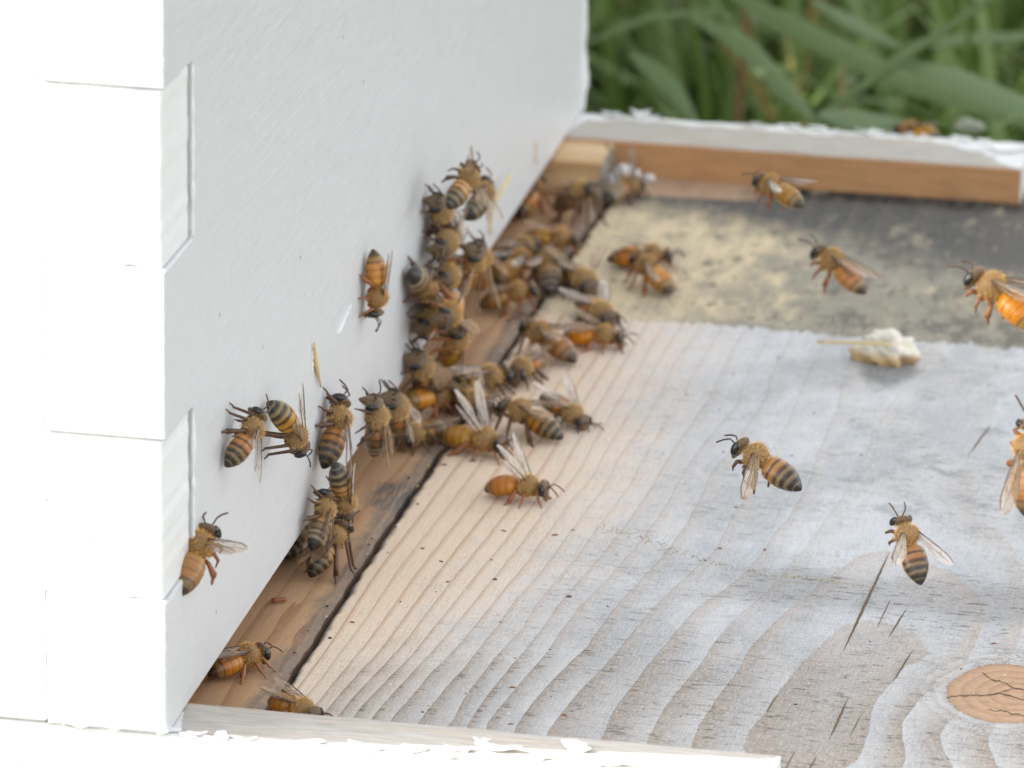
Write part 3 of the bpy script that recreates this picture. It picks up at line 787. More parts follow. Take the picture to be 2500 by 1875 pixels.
    for q, m in tf:
        P = [trunkV[i] for i in q]; c = sum(P, Vector()) / len(P)
        ar = ((P[1] - P[0]).cross(P[-1] - P[0])).length
        nn = (P[1] - P[0]).cross(P[-1] - P[0])
        if nn.length < 1e-6: continue
        nn.normalize()
        s_ = np.mean([SEG[i] for i in q])
        if m == 2: cnt, ln = ar * 17, .62; ctr = cen_t
        elif m == 1: cnt, ln = ar * 7, .30; ctr = cen_h
        elif s_ < .16: cnt, ln = ar * 9, .5; ctr = None
        elif col != 'o' and (.48 < s_ < .57 or .67 < s_ < .75): cnt, ln = ar * 6, .32; ctr = None
        elif col == 'o' and .70 < s_ < .8: cnt, ln = ar * 6, .3; ctr = None
        else: cnt, ln = ar * 1.2, .25; ctr = None
        ref = ctr if ctr is not None else Vector((c.x, 0, ZC * .9))
        if nn.dot(c - ref) < 0: nn = -nn
        k = int(cnt) + (1 if rnd.random() < cnt % 1 else 0)
        for _ in range(k):
            a, b = rnd.random(), rnd.random()
            if len(P) == 4: p = P[0].lerp(P[1], a).lerp(P[3].lerp(P[2], a), b)
            else: p = P[0].lerp(P[1], a).lerp(P[2], b)
            hair(p, nn, ln * rnd.uniform(.6, 1.2), .032)
    fm_ = bpy.data.meshes.new('bee_fur'); fm_.from_pydata([tuple(p * MM) for p in hv], [], hf); fm_.update()
    fm_.materials.append({'s': FUR_T, 'o': FUR_O, 'd': FUR_G}[col])
    CACHE[key] = (me, fm_, rot, hz)
    return CACHE[key]

def eye_mesh():
    bm = bmesh.new(); bmesh.ops.create_uvsphere(bm, u_segments=14, v_segments=10, radius=MM)
    for v in bm.verts: v.co = Vector((v.co.x * .66, v.co.y * .48, v.co.z * 1.18))
    me = bpy.data.meshes.new('bee_eye'); bm.to_mesh(me); bm.free()
    me.polygons.foreach_set('use_smooth', [True] * len(me.polygons)); me.materials.append(M_EYE); return me
EYE = eye_mesh()
def wing_mesh(name, L, C, mat, veins, ragged=0):
    """u runs root to tip, v from the leading to the trailing edge"""
    V = []; F = []; A = []
    nu, nv = 26, 9
    def chord(t_): return C * (math.sin(math.pi * min(1, t_ * .93 + .03)) ** .62) * (.42 + .75 * t_) * (1 if t_ < .97 else .8)
    for i in range(nu + 1):
        t_ = i / nu; c = max(.08, chord(t_)); lead = -.10 * L * t_ * (1 - t_) * .6 + (.22 * C * max(0, t_ - .8) / .2)
        for j in range(nv + 1):
            s = j / nv; V.append((t_ * L, lead + c * s, .16 * math.sin(s * 3.1) + .10 * math.sin(t_ * 9) * s)); A.append(1.0 if j == 0 else (.0 if j > 0 else 0))
    for i in range(nu):
        for j in range(nv): a = i * (nv + 1) + j; F.append((a, a + 1, a + nv + 2, a + nv + 1))
    def P(t_, s):
        c = max(.08, chord(t_)); lead = -.10 * L * t_ * (1 - t_) * .6 + (.22 * C * max(0, t_ - .8) / .2)
        return Vector((t_ * L, lead + c * s, .16 * math.sin(s * 3.1) + .10 * math.sin(t_ * 9) * s))
    for path, w in veins:
        pts = []
        for k in range(len(path) - 1):
            for q in range(6): a = Vector(path[k]).lerp(Vector(path[k + 1]), q / 6); pts.append(P(a.x, a.y))
        pts.append(P(*path[-1]))
        v, f = tube(pts, [w * (1 - .5 * k / len(pts)) for k in range(len(pts))], None, 5)
        o = len(V); V.extend([tuple(q) for q in v]); A.extend([1.0] * len(v)); F.extend([tuple(o + i for i in q) for q in f])
    me = mesh_mm(name, V, F, smooth=True); fattr(me, 'vein', A); me.materials.append(mat); return me
FV = [([(0, 0), (.5, 0), (.97, .1)], .11), ([(.02, .2), (.4, .16), (.62, .02)], .06), ([(.02, .5), (.45, .5), (.8, .45), (.97, .35)], .05), ([(.03, .7), (.4, .75), (.7, .95)], .05), ([(.45, .5), (.5, .75)], .045), ([(.62, .08), (.7, .45)], .045), ([(.4, .16), (.42, .5)], .04)]
HV = [([(0, 0), (.5, 0), (.95, .2)], .08), ([(.03, .5), (.5, .5), (.9, .6)], .045), ([(.4, .5), (.6, .95)], .04)]
FW = {0: wing_mesh('bee_forewing', 9.2, 2.7, WING, FV), 1: wing_mesh('bee_forewing_pale', 9.2, 2.7, WINGW, FV)}
HW = {0: wing_mesh('bee_hindwing', 6.4, 1.7, WING, HV), 1: wing_mesh('bee_hindwing_pale', 6.4, 1.7, WINGW, HV)}
POSE = {   # sweep out from the tail, raise, twist (degrees)
 'fold': (11, 4, 6), 'half': (30, 12, 14), 'spread': (82, 18, 8), 'raise': (34, 52, 30), 'flap': (70, -38, 10)}
def wing_matrix(side, sweep, raise_, twist, root):
    a, e = R(sweep), R(raise_)
    l = Vector((-math.cos(a) * math.cos(e), side * math.sin(a) * math.cos(e), math.sin(e)))
    c0 = Vector((-math.sin(a), -side * math.cos(a), -.15)); c = (c0 - l * c0.dot(l)).normalized()
    c = Matrix.Rotation(R(twist) * side, 3, l) @ c
    n = l.cross(c)
    return Matrix(((l.x, c.x, n.x, root.x * MM), (l.y, c.y, n.y, root.y * MM), (l.z, c.z, n.z, root.z * MM), (0, 0, 0, 1)))

def put_bee(i, surf, col, droop, pitch, pose, loc, fwd, up, s, label):
    flying = surf == 'a'
    body, fur, rot, hz = bee_meshes(col, droop, pitch, flying, i % 4)
    f = Vector(fwd).normalized(); u = Vector(up); u = (u - f * u.dot(f)).normalized(); y = u.cross(f)
    root = bpy.data.objects.new('honey_bee', None); COL.objects.link(root); root.empty_display_size = .004
    M = Matrix(((f.x, y.x, u.x, 0), (f.y, y.y, u.y, 0), (f.z, y.z, u.z, 0), (0, 0, 0, 1)))
    off = M @ Vector((.6 * s * MM, 0, 0))
    root.matrix_world = Matrix.Translation(Vector(loc) * MM + off) @ M @ Matrix.Scale(s, 4)
    tag(root, label, 'bee', 'honey bees flying in and out of the hive' if flying else 'honey bees crowding at the hive entrance')
    def kid(name, me, mat=None):
        o = bpy.data.objects.new(name, me); COL.objects.link(o); o.parent = root
        if mat is not None: o.matrix_local = mat
        return o
    kid('body', body); kid('fur', fur)
    for sd in (-1, 1): kid('eye', EYE, rot @ Matrix.Translation((0, 0, 0)) @ Matrix.Translation(Vector((5.2, sd * 1.52, hz + .05)) * 1) if False else Matrix.Translation((rot @ Vector((5.25, sd * 1.56, hz + .05))) * MM) @ rot.to_3x3().to_4x4() @ Matrix.Rotation(sd * R(10), 4, 'X'))
    rnd = random.Random(i * 13 + 5)
    sw, ra, tw = POSE[pose]
    pale = 1 if pose in ('raise',) or i % 4 == 0 else 0
    R4 = rot.to_3x3().to_4x4()
    for sd in (-1, 1):
        j = rnd.uniform(-9, 12); k = rnd.uniform(-4, 8)
        r1 = rot @ Vector((2.3, sd * 1.35, 4.25)); r2 = rot @ Vector((1.3, sd * 1.30, 4.05))
        m1 = Matrix.Translation(r1 * MM) @ R4 @ wing_matrix(sd, sw + j, ra + k, tw, Vector()) 
        m2 = Matrix.Translation(r2 * MM) @ R4 @ wing_matrix(sd, sw + j + (4 if pose != 'fold' else 1), ra + k - 4, tw, Vector())
        kid('forewing', FW[pale], m1); kid('hindwing', HW[pale], m2)
    return root

BEES = [   # surface, colour, droop, pitch, wing pose, base point (mm), heading, up, scale, label
 ('w', 's', 0, 15, 'half', (0, 37.6, 35.5), (0, 0.777, 0.629), (1, 0, 0), 0.86, 'striped bee with black tail tip on white wall, left one of the low pair'),
 ('w', 's', 1, 15, 'half', (0, 63.8, 29.2), (0, 0.454, -0.891), (1, 0, 0), 0.92, 'striped bee heading down the white wall, right one of the low pair'),
 ('w', 's', 0, 0, 'half', (0, 104.3, 13.8), (0, 0.707, 0.707), (1, 0, 0), 1.04, 'striped bee climbing straight up white wall with wings held out over the gap'),
 ('w', 'o', 0, 0, 'fold', (0, 137.9, 29.9), (-0, -0.156, -0.988), (1, 0, 0), 0.91, 'plain orange bee facing down, alone on bare white wall above the others'),
 ('w', 's', 0, 0, 'fold', (3, 98, 6), (0, 0.358, -0.934), (1, 0, 0), 0.92, 'striped bee facing down at board edge, directly below the straight climbing bee'),
 ('w', 'd', 0, 0, 'fold', (1, 91.7, 2.4), (0, 0.743, 0.669), (1, 0, 0), 0.86, 'furry dark bee peering up from the gap with its face on the wall'),
 ('f', 's', 0, 0, 'fold', (-1.7, 101.3, -7.5), (0.407, 0.914, 0), (0, 0, 1), 0.98, 'shiny amber banded bee half hidden under the hive edge'),
 ('f', 's', 0, 30, 'fold', (3.8, 92.7, -7.5), (0.407, 0.914, 0), (0, 0, 1), 0.92, 'striped bee with black tail on brown strip, lowest before the lone near bee'),
 ('f', 'o', 0, 0, 'fold', (-0.2, 45.6, -7.5), (0.588, 0.809, 0), (0, 0, 1), 0.92, 'lone brown bee stepping out of the gap, nearest to the near rail'),
 ('f', 'o', 0, 0, 'fold', (13, 29, -7.5), (0.839, -0.545, 0), (0, 0, 1), 0.86, 'golden bee lying in the corner behind the near rail, clear wings showing'),
 ('a', 's', 0, 0, 'spread', (6.7, 181.2, 34.9), (0.209, 0.874, 0.44), (0.94, -0.3, 0.15), 0.9, 'blurred hovering bee at top of wall cluster with wings spread sideways'),
 ('a', 'd', 2, 0, 'fold', (4.7, 207.2, 24.1), (0.043, 0.943, 0.331), (0.96, -0.13, 0.24), 0.9, 'dull brown curled bee on wall, right beside the topmost hovering bee'),
 ('w', 'd', 0, 0, 'fold', (0, 192.3, 25.3), (0, -0.707, 0.707), (1, 0, 0), 1.04, 'dark bee near top of wall column, its head up and left'),
 ('w', 'd', 1, 0, 'fold', (1, 191.4, 22.1), (-0, -0.995, -0.105), (1, 0, 0), 1.04, 'furry bee facing viewer high in the wall column under a dark one'),
 ('w', 'o', 0, 0, 'half', (4, 210.3, 10.4), (0, -0.5, 0.866), (1, 0, 0), 0.98, 'orange bee facing up at hive edge, second row of the top cluster'),
 ('w', 'o', 0, 15, 'half', (3, 198.6, 13.5), (0, -0.588, 0.809), (1, 0, 0), 1.04, 'reddish bee with long pale wing between dark-faced bee and hive edge'),
 ('w', 'd', 1, 0, 'fold', (1, 192.9, 15.2), (-0, -0.999, -0.052), (1, 0, 0), 1.04, 'bee with large dark round face and pale fur collar in wall column'),
 ('w', 'd', 0, 0, 'half', (0, 174.6, 18.2), (0, 0.809, -0.588), (1, 0, 0), 1.04, 'grey-tailed bee lying on wall at left rim of the column'),
 ('w', 'd', 0, 0, 'fold', (0, 182.6, 10), (-0, -0.978, -0.208), (1, 0, 0), 0.98, 'dark bee facing down at left rim of wall column with pale fur edge'),
 ('w', 'o', 0, 0, 'half', (5, 177.4, 13), (0, -1, 0), (1, 0, 0), 1.04, 'round brown bee with orange fur collar facing the wall, under white wing glints'),
 ('w', 'o', 0, 15, 'fold', (3, 184, 3.6), (0, -0.629, 0.777), (1, 0, 0), 1.04, 'reddish bee tucked along hive edge below the fur collared brown bee'),
 ('w', 'd', 0, 0, 'fold', (0, 176.6, 0.6), (0, -0.743, 0.669), (1, 0, 0), 1.04, 'dark bee with antennae out on wall at the narrow middle of the column'),
 ('f', 'o', 0, -15, 'fold', (3.5, 177.4, -7.5), (0.545, 0.839, 0), (0, 0, 1), 0.98, 'fuzzy orange bee along hive edge left of the two facing bees'),
 ('w', 'd', 0, 0, 'fold', (5, 114.8, 11.5), (0, -0.358, 0.934), (1, 0, 0), 0.98, 'grey bee showing its underside and legs, right of the straight climbing bee'),
 ('w', 'd', 0, 0, 'fold', (2, 146, 3.2), (0, -0.707, 0.707), (1, 0, 0), 1.04, 'dark bee behind the grey bee that shows its underside'),
 ('f', 'd', 0, 0, 'fold', (6.3, 161.1, -7.5), (-0.545, -0.839, -0), (0, 0, 1), 0.91, 'bee with shiny black eye facing left at the lower end of the crowd'),
 ('f', 'o', 0, 15, 'fold', (-2.2, 303.2, -7.5), (0.052, 0.999, 0), (0, 0, 1), 1.04, 'dark red bee in the gap beside the wooden block'),
 ('f', 'd', 0, 30, 'half', (7.6, 299.9, -7.5), (0.839, -0.545, 0), (0, 0, 1), 1.04, 'dark bee with grey wings in front of the wooden block'),
 ('f', 'd', 0, 0, 'raise', (14.8, 315.5, -7.5), (0.407, 0.914, 0), (0, 0, 1), 0.98, 'farthest bee by the block corner, its raised wings shining white'),
 ('f', 'o', 0, 0, 'fold', (6.6, 280.2, -7.5), (1, 0, 0), (0, 0, 1), 0.91, 'brown bee walking right on the strip in front of the block bees'),
 ('f', 'o', 0, 0, 'fold', (26, 272.7, -7.5), (0.978, 0.208, 0), (0, 0, 1), 0.98, 'orange bee walking right on the yellow stain, rear one of two'),
 ('f', 'o', 0, 15, 'fold', (31.4, 259, -7.5), (-0.707, 0.707, 0), (0, 0, 1), 0.98, 'orange bee turned tail to right on the yellow stain, front one of two'),
 ('f', 'o', 0, 15, 'half', (3.9, 256.5, -7.5), (0.5, 0.866, 0), (0, 0, 1), 0.98, 'orange bee with purplish wings heading away on the brown strip'),
 ('f', 's', 0, 15, 'half', (11.3, 254.7, -7.5), (-0.259, 0.966, 0), (0, 0, 1), 1.04, 'bee with black tail toward viewer and two white wing glints'),
 ('f', 'o', 0, 15, 'fold', (6, 239, -7.5), (0.985, 0.174, 0), (0, 0, 1), 0.91, 'orange bee crossing the brown strip below the black tailed bee'),
 ('f', 'd', 0, 0, 'half', (17.3, 255.1, -7.5), (0.5, -0.866, 0), (0, 0, 1), 1.1, "furry bee with dark round face at seam, below the black tailed bee's right"),
 ('f', 'd', 0, 0, 'half', (23.6, 236.8, -7.5), (0.629, -0.777, 0), (0, 0, 1), 1.04, 'dark backed bee above the long orange walker, just below the stain edge'),
 ('f', 'o', 0, 0, 'half', (25.8, 222.3, -7.5), (1, 0, 0), (0, 0, 1), 0.91, 'long orange bee walking right with antennae forward, just below the stain edge'),
 ('f', 'o', 0, 15, 'half', (19.7, 212.8, -7.5), (-0.866, 0.5, 0), (0, 0, 1), 1.04, 'orange bee with banded tail to lower right, left of the long orange walker'),
 ('f', 'd', 0, 0, 'fold', (17.4, 201.4, -7.5), (-0.208, -0.978, -0), (0, 0, 1), 0.98, 'dark furry bee on the seam facing viewer below the banded tail bee'),
 ('f', 's', 0, 0, 'fold', (10.2, 189.1, -7.5), (0.707, 0.707, 0), (0, 0, 1), 1.1, 'dark striped bee walking right across the strip in mid crowd'),
 ('f', 'd', 0, 0, 'half', (10.6, 180.1, -7.5), (0.669, -0.743, 0), (0, 0, 1), 1.04, 'bee with big dark shiny face just below the dark striped walker'),
 ('f', 'o', 0, 0, 'raise', (15.6, 158.8, -7.5), (0.934, -0.358, 0), (0, 0, 1), 1.04, 'amber bee with pink wings raised, walking right off the dark seam'),
 ('f', 's', 0, 15, 'half', (24.7, 168.8, -7.5), (-0.951, 0.309, 0), (0, 0, 1), 1.04, 'bee with orange and grey banded tail to lower right, facing left'),
 ('f', 'd', 0, -15, 'half', (28.5, 178.3, -7.5), (0.839, -0.545, 0), (0, 0, 1), 0.91, 'bee with brown round wings, rightmost of the lower crowd on pale wood'),
 ('f', 'o', 1, 0, 'raise', (27.8, 136.4, -7.5), (0.99, -0.139, 0), (0, 0, 1), 0.91, 'fanning bee with tan wings raised, lowest one on the pale plank'),
 ('f', 'd', 0, 0, 'fold', (2.1, 269.7, -7.5), (0.309, 0.951, 0), (0, 0, 1), 0.98, 'dark red bee low against the gap, behind the purplish winged bee'),
 ('a', 'o', 0, 0, 'spread', (0.4, 16.6, 20.8), (0.148, 0.877, 0.458), (-0.08, -0.45, 0.89), 1.1, 'blurred flying bee low in front of the white wall, nearest to viewer'),
 ('a', 'o', 0, 0, 'half', (62.2, 209.5, 27.6), (-0.812, 0.551, 0.191), (0.16, -0.11, 0.98), 0.9, 'blurred flying bee with dangling leg before the far brown rail'),
 ('a', 'o', 0, 0, 'fold', (71.8, 221.6, 9.5), (-0.794, 0.425, 0.435), (0.38, -0.21, 0.9), 1.01, 'flying bee with antennae forward over the dark far stain'),
 ('a', 'o', 1, 0, 'half', (121.8, 29, 68.7), (-0.821, 0.407, 0.4), (0.36, -0.18, 0.92), 1.05, 'large blurred flying bee at the right frame edge over the stain'),
 ('a', 's', 0, 0, 'flap', (81.5, 67.3, 25.2), (-0.871, 0.371, 0.322), (0.3, -0.13, 0.95), 1.02, 'flying bee with grey wings swept down over the pale middle of plank'),
 ('a', 's', 0, 0, 'half', (106.9, 49.8, 20.7), (-0.397, 0.603, 0.692), (0.38, -0.58, 0.72), 0.9, 'flying bee with banded tail toward viewer above the long wood crack'),
 ('a', 'o', 0, 0, 'fold', (126.8, 35.3, 42.2), (-0.033, 0.324, 0.945), (0.1, -0.94, 0.33), 1.15, 'very blurred flying bee cut by the right frame edge above the knot'),
 ('a', 'o', 0, 0, 'fold', (67.3, 384.7, -11.2), (-0.834, 0.543, -0.098), (-0.08, 0.05, 1), 0.9, 'brown bee out of focus just beyond the far white painted rail'),
]
for i_, b_ in enumerate(BEES): put_bee(i_, *b_)

# ------------------------------------------------------------------ small litter
STRAW = simple('dry_straw', (.62, .48, .24), .6); CHIP = simple('brown_bark', (.24, .09, .035), .7)
def stick(name, pts, rad, mat, label, cat, group=None):
    base = Vector(pts[0]); P = [Vector(p) - base for p in pts]
    v, f = tube(smoothpath(P, 4), np.interp(np.linspace(0, 1, (len(P) - 1) * 4 + 1), np.linspace(0, 1, len(rad)), rad).tolist(), None, 7)
    o = link(name, mesh_mm(name, [tuple(q) for q in v], f, smooth=True), None, [mat]); o.location = base * MM
    return tag(o, label, cat, group)
stick('straw', [(68.6, 222.64, -3.2), (75.77, 222.01, -2.5), (82.95, 221.37, -2.2)], [0.28, 0.34, 0.3], STRAW, 'thin tan straw resting on the crumbly white lump', 'straw')
stick('straw', [(0.45, 98.1, 31.85), (0.45, 99.11, 27.97), (0.45, 103.24, 22.22)], [0.18, 0.5, 0.15], STRAW, 'pale straw sliver stuck on white wall above the straight climbing bee', 'straw')
stick('straw', [(2.2, 261.17, 13.15), (1.4, 256.71, 11.58), (0.6, 253.56, 9.56)], [0.35, 0.42, 0.25], STRAW, 'pale straw bit slanting on wall right of the topmost wall bees', 'straw')
stick('straw', [(0.6, 249.12, 9.4), (0.6, 249.89, 4.45)], [0.3, 0.25], STRAW, 'short upright straw bit on wall under the curled brown bee', 'straw')
stick('straw', [(0.5, 297.44, 9.47), (0.5, 296.98, 4.88)], [0.22, 0.18], STRAW, 'faint straw bit high on wall directly above the pine block', 'straw')
stick('bark_chip', [(-1.95, 77.75, -7.0), (0.24, 78.86, -7.0)], [0.4, 0.42], CHIP, 'small red brown chip on the strip below the low striped bee', 'bark chip')
def crumb(name, loc, r, seed, mat, label, cat, sq=(1, 1, .7), amp=.55):
    bm = bmesh.new(); bmesh.ops.create_icosphere(bm, subdivisions=5, radius=1)
    for v in bm.verts:
        d = 1 + amp * noise.noise(v.co * 1.3 + Vector((seed, 0, 0))) + .30 * noise.noise(v.co * 2.6 + Vector((seed, 4, 0))) + .09 * noise.noise(v.co * 8 + Vector((seed, 4, 0))) + .05 * noise.noise(v.co * 19 + Vector((seed, 1, 0)))
        v.co = Vector((v.co.x * sq[0], v.co.y * sq[1], v.co.z * sq[2])) * d * r
        v.co.z = max(v.co.z, -r * sq[2] * .55)
    mn = min(v.co.z for v in bm.verts)
    for v in bm.verts: v.co.z -= mn; v.co *= MM
    me = bpy.data.meshes.new(name); bm.to_mesh(me); bm.free(); me.polygons.foreach_set('use_smooth', [True] * len(me.polygons))
    o = link(name, me, None, [mat]); o.location = Vector(loc) * MM
    return tag(o, label, cat)
t = NT('crumbly_wax'); p = t.pos(); t.col(t.mix(t.ss(t.xyz(p)[2], .8, 3.2), (.50, .34, .16), t.mix(t.ss(t.noise(p, .6, 3), .4, .6), (.66, .60, .46), (.74, .71, .64)))); t.set(Roughness=.7); t.bump(t.noise(p, 1.5, 4), .5, .0006); WAX = t.m; DULL = simple('dull_petal', (.26, .29, .21), .7)
crumb('wax_lump', (80.77, 227.62, -7.5), 4.1, 2.0, WAX, 'crumbly white and tan lump on the plank at the stain edge', 'wax lump', (1.25, .9, .95), .6)
crumb('wax_crumb', (13.46, 326.95, -7.5), 2.6, 5.0, W_TRIM, 'white crumb standing in for wing glare behind the farthest bee near the block', 'wax crumb', (1.2, .8, 1.0), .4)  # white lump added in place of the glare on the bee's raised wings
crumb('wax_crumb', (17.69, 331.56, -7.5), 1.0, 8.0, W_TRIM, 'tiny white crumb right of the farthest bee against brown rail', 'wax crumb', (1.2, .8, .8), .4)
crumb('seed_head', (76.56, 396.63, -11.11), 2.6, 9.0, DULL, 'pale blurred seed head just beyond the far rail', 'seed head', (1.3, .8, .6), .3)
crumb('petal', (4.83, 562.64, -35.93), 1.2, 4.0, DULL, 'pale blurred petal by the upright brown dead stem', 'petal', (1.2, .6, 1.0), .4)
crumb('petal', (40.25, 476.26, -25.24), 0.9, 6.0, DULL, 'round white blurred petal beside the slanting green stem', 'petal', (1, .6, 1.0), .3)

def build_specks():
    """tiny red brown scales, pollen grains and dust lying on the plank"""
    rnd = random.Random(3); V = []; F = []; MI = []
    def seed(x, y, a, b, rot, mi):
        s0 = len(V); c, s = math.cos(rot), math.sin(rot); n = 8
        for k in range(n):
            q = 2 * math.pi * k / n; dx, dy = a * math.cos(q), b * math.sin(q); V.append((x + c * dx - s * dy, y + s * dx + c * dy, -HF + .03))
        for k in range(n):
            q = 2 * math.pi * k / n; dx, dy = .5 * a * math.cos(q), .5 * b * math.sin(q); V.append((x + c * dx - s * dy, y + s * dx + c * dy, -HF + .03 + b * .6))
        for k in range(n): j = (k + 1) % n; F.append((s0 + k, s0 + j, s0 + n + j, s0 + n + k)); MI.append(mi)
        F.append(tuple(s0 + n + k for k in range(n))); MI.append(mi)
    for (x, y) in [(17.11, 108.88), (21.46, 103.49), (24.5, 94.26), (44.25, 50.22), (54.53, 40.56), (46.94, 34.96), (40.4, 123.81), (45.65, 92.2), (32.01, 97.23), (28.92, 120.58), (12.04, 151.15), (12.97, 72.32), (16.76, 154.41), (33.28, 138.16), (37.92, 120.59), (117.48, 87.32), (89.67, 53.55), (74.2, 121.91), (66.61, 120.83), (35.12, 179.46), (66.83, 146.52), (33.45, 138.07), (66.07, 141.69)]: seed(x, y, rnd.uniform(.3, .7), rnd.uniform(.2, .35), rnd.uniform(-.5, .5), 0 if rnd.random() < .75 else 2)
    for k in range(110):
        x = rnd.uniform(12, 125); y = rnd.uniform(20, 235); r = rnd.uniform(.10, .26); seed(x, y, r, r * .8, 0, rnd.choice((1, 2, 2, 2, 3)))
    for k in range(420):    # a line of spilled pollen
        q = rnd.random(); x = 44 + 50 * q; y = 126 - 16.5 * min(q, .66) / .66 + .8 * math.sin(q * 11) + rnd.gauss(0, 1.3 * (1 - .7 * q)); r = rnd.uniform(.06, .16)
        seed(x, y, r, r * .8, 0, 1 if rnd.random() < .75 else 2)
    for k in range(60):
        y = rnd.uniform(20, 300); x = float(seam_x(y)) + rnd.gauss(0, 1.2); r = rnd.uniform(.15, .4); seed(x, y, r, r * .8, 0, rnd.choice((2, 2, 2, 1, 3)))
    o = link('debris', mesh_mm('debris', V, F, MI), None, [simple('red_brown_scale', (.20, .07, .03), .4), simple('pollen', (.42, .33, .13), .8), simple('dark_dust', (.07, .055, .04), .9), simple('white_crumb', (.75, .74, .72), .7)])
    tag(o, kind='stuff', label='tiny red brown scales, pollen and dust scattered over the landing plank', cat='debris')
build_specks()

# ------------------------------------------------------------------ grass beyond the hive
def m_grass(name, a, b, dry):
    t = NT(name); q = t.attr('tone'); l = t.attr('along')
    c = t.mix(q, a, b); c = t.mix(t.ss(q, .93, .96), c, dry)
    c = t.mix(t.math('MULTIPLY', t.ss(t.noise(t.pos((1000, 1000, 60)), .5, 2), .4, .7), .25), c, tuple(x * 1.5 for x in a))
    t.col(c); t.set(Roughness=.45, Specular_IOR_Level=.4, Subsurface_Weight=0)
    tr = t.n('ShaderNodeBsdfTranslucent'); t.put(tr.inputs[0], c); mx = t.n('ShaderNodeMixShader'); mx.inputs[0].default_value = .3
    t.t.links.new(t.b.outputs[0], mx.inputs[1]); t.t.links.new(tr.outputs[0], mx.inputs[2]); t.t.links.new(mx.outputs[0], t.o.inputs[0])
    return t.m
GRASS = m_grass('grass_leaf', (.105, .17, .034), (.20, .29, .085), (.36, .27, .10))
GLEAF = m_grass('broad_grass_leaf', (.135, .20, .075), (.20, .28, .15), (.2, .16, .07))
def blade(V, F, T, A, base, az, length, lean, curve, w, tone, n=9, fold=.22):
    p = Vector(base); th = lean; s0 = len(V)
    d = Vector((math.cos(az), math.sin(az), 0)); side = Vector((-d.y, d.x, 0))
    for k in range(n + 1):
        t_ = k / n; ww = w * (1 - t_ ** 2.2) * (.55 + .45 * min(1, t_ * 5)) + .15
        up = Vector((0, 0, 1)) * math.cos(th) + d * math.sin(th); nn = side.cross(up)
        V.extend([tuple(p - side * ww * .5 + nn * ww * fold), tuple(p), tuple(p + side * ww * .5 + nn * ww * fold)]); T.extend([tone] * 3); A.extend([t_] * 3)
        p = p + up * (length / n); th += curve / n
    for k in range(n):
        a = s0 + 3 * k; F.append((a, a + 1, a + 4, a + 3)); F.append((a + 1, a + 2, a + 5, a + 4))
def build_grass():
    rnd = random.Random(11); V = []; F = []; T = []; A = []
    for k in range(5200):
        y = rnd.uniform(420, 1500) if rnd.random() < .85 else rnd.uniform(1500, 3200); x = rnd.uniform(-420, 420) * (1 + max(0, y - 1000) / 900)
        h = rnd.uniform(60, 190) * (1 if y > 520 else .6)
        if y < 470: h *= .55
        blade(V, F, T, A, (x, y, GZ - 4), rnd.uniform(0, 6.283), h, rnd.uniform(.0, .5), rnd.uniform(.1, 2.0), rnd.choice((rnd.uniform(2.5, 5), rnd.uniform(5, 10))), rnd.random())
    for k in range(1500):        # taller growth added out of view behind the hive to shade the visible grass
        y = rnd.uniform(372, 2600); x = -110 - .175 * (y - 350) - abs(rnd.gauss(0, 170)) 
        blade(V, F, T, A, (x, y, GZ - 4), rnd.uniform(0, 6.283), rnd.uniform(450, 900), rnd.uniform(.0, .22), rnd.uniform(.0, .5), rnd.uniform(8, 15), rnd.random())
    me = mesh_mm('grass', V, F, smooth=True); fattr(me, 'tone', T); fattr(me, 'along', A)
    tag(link('grass', me, None, [GRASS]), kind='stuff', label='tall green meadow grass growing behind the hive', cat='grass')
build_grass()
def leaf_thing(name, pts, width, mat, label, cat, tone=.5, stem=None):
    base = Vector(pts[0]); P = smoothpath([Vector(p) - base for p in pts], 5); V = []; F = []; n = len(P)
    for k, p in enumerate(P):
        d = (P[min(k + 1, n - 1)] - P[max(k - 1, 0)]).normalized(); s = d.cross(Vector((-.177, .93, -.32))).normalized()
        s = (s + Vector((0, .35, 0))).normalized(); s = (s - d * s.dot(d)).normalized(); nn = s.cross(d)
        t_ = k / (n - 1); ww = width * (min(1, .35 + t_ * 2.2)) * (1 - max(0, t_ - .55) ** 2 * 3.6)
        V.extend([tuple(p - s * ww * .5 + nn * ww * .12), tuple(p - nn * .2), tuple(p + s * ww * .5 + nn * ww * .12)])
    for k in range(n - 1): a = 3 * k; F.append((a, a + 1, a + 4, a + 3)); F.append((a + 1, a + 2, a + 5, a + 4))
    me = mesh_mm(name, V, F, smooth=True); fattr(me, 'tone', [tone] * len(V)); fattr(me, 'along', [0] * len(V))
    o = link(name, me, None, [mat]); o.location = base * MM
    return tag(o, label, cat)
leaf_thing('grass_leaf', [(50.02, 479.89, -20.17), (64.71, 471.65, -20.97), (81.78, 462.97, -24.31), (95.89, 453.72, -27.69)], 5.5, GLEAF, 'bluish green broad leaf drooping right from the node of the slanting stem', 'grass leaf', 0.85)
leaf_thing('grass_leaf', [(-0.97, 544.5, -23.07), (12.32, 537.09, -26.88), (25.44, 529.84, -30.15), (43.38, 522.74, -35.6), (61.94, 516.45, -39.1), (83.2, 510.38, -43.4)], 6.0, GLEAF, 'widest olive green leaf crossing the background behind the slanting stem', 'grass leaf', 0.15)
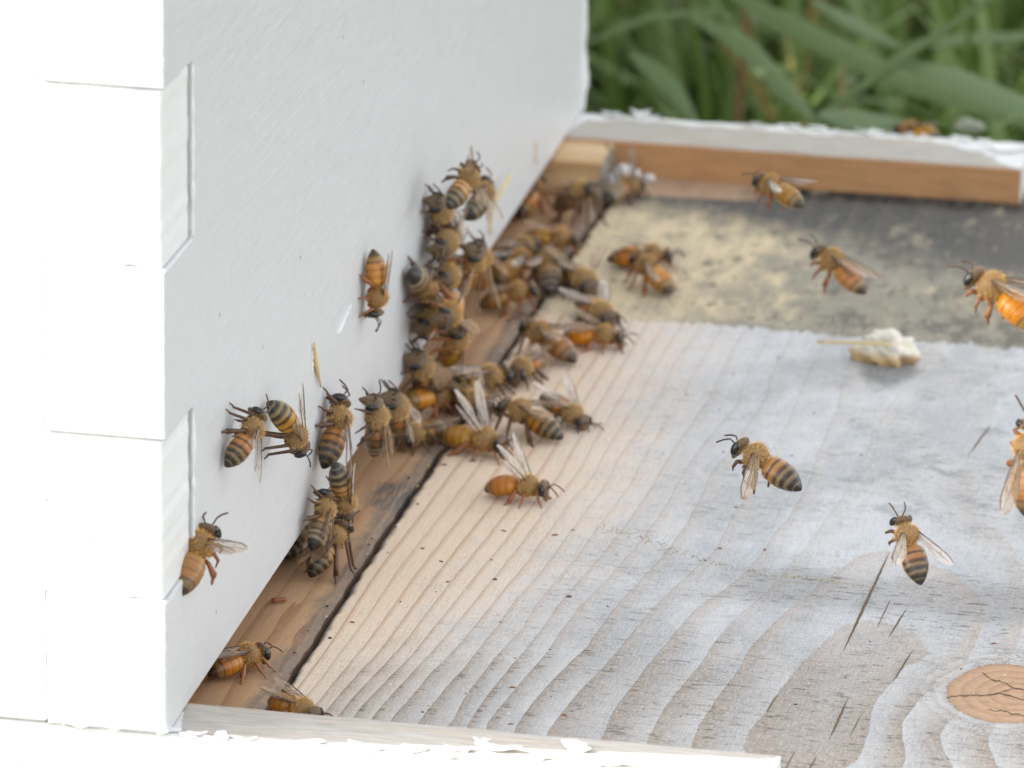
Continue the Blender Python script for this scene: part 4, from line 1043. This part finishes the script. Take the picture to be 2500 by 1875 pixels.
leaf_thing('grass_leaf', [(-4.22, 521.86, -24.48), (10.01, 512.59, -27.98), (19.95, 501.87, -33.28), (30.41, 490.88, -39.64)], 5.0, GLEAF, 'green leaf running down right past the upright brown dead stem', 'grass leaf', 0.35)
leaf_thing('grass_leaf', [(38.9, 434.48, -20.86), (47.07, 435.66, -21.94), (56.19, 436.84, -23.53), (66.29, 437.83, -26.22)], 5.0, GLEAF, 'pale leaf lying low just above the far white rail', 'grass leaf', 0.8)
leaf_thing('grass_leaf', [(-34.89, 532.98, -37.53), (-25.48, 536.24, -33.34), (-18.04, 538.78, -30.12), (-2.97, 542.27, -28.37), (6.39, 543.64, -29.53)], 1.8, GLEAF, 'thin yellowish blade arching at left of the background grass', 'grass leaf', 0.2)
leaf_thing('grass_leaf', [(-19.55, 525.77, -35.74), (-13.41, 525.51, -39.84), (-8.19, 524.9, -44.42), (-2.79, 523.52, -51.33)], 5.0, GLEAF, 'dull green leaf drooping beside the hive at left of background', 'grass leaf', 0.1)
leaf_thing('grass_leaf', [(19.38, 557.36, -28.15), (32.67, 557.66, -34.56), (42.35, 557.97, -38.95)], 3.0, GLEAF, 'narrow pale leaf above the node of the slanting stem', 'grass leaf', 0.9)
leaf_thing('grass_leaf', [(44.89, 548.96, -35.3), (57.45, 551.85, -33.88), (75.88, 555.8, -32.64)], 3.0, GLEAF, 'narrow level leaf at the upper right edge', 'grass leaf', 0.5)
stick('grass_stalk', [(27.16, 455.21, -41.39), (33.44, 461.8, -32.11), (43.53, 468.68, -24.07), (50.97, 475.16, -18.81), (60.28, 482.12, -13.23), (72.3, 489.5, -4.81)], [1.3, 1.2, 1.15, 1.5, 1.0, .9], GLEAF, 'slanting green grass stem with a pale node at upper right', 'grass stalk')
stick('dead_stalk', [(1.9, 558.7, -61.02), (1.89, 560.03, -57.19), (2.28, 564.79, -43.79), (1.42, 568.29, -33.28)], [1.0, .9, .8, .6], simple('dead_brown_stem', (.17, .075, .03), .8), 'upright reddish brown dead stem in the green background', 'dead stalk')
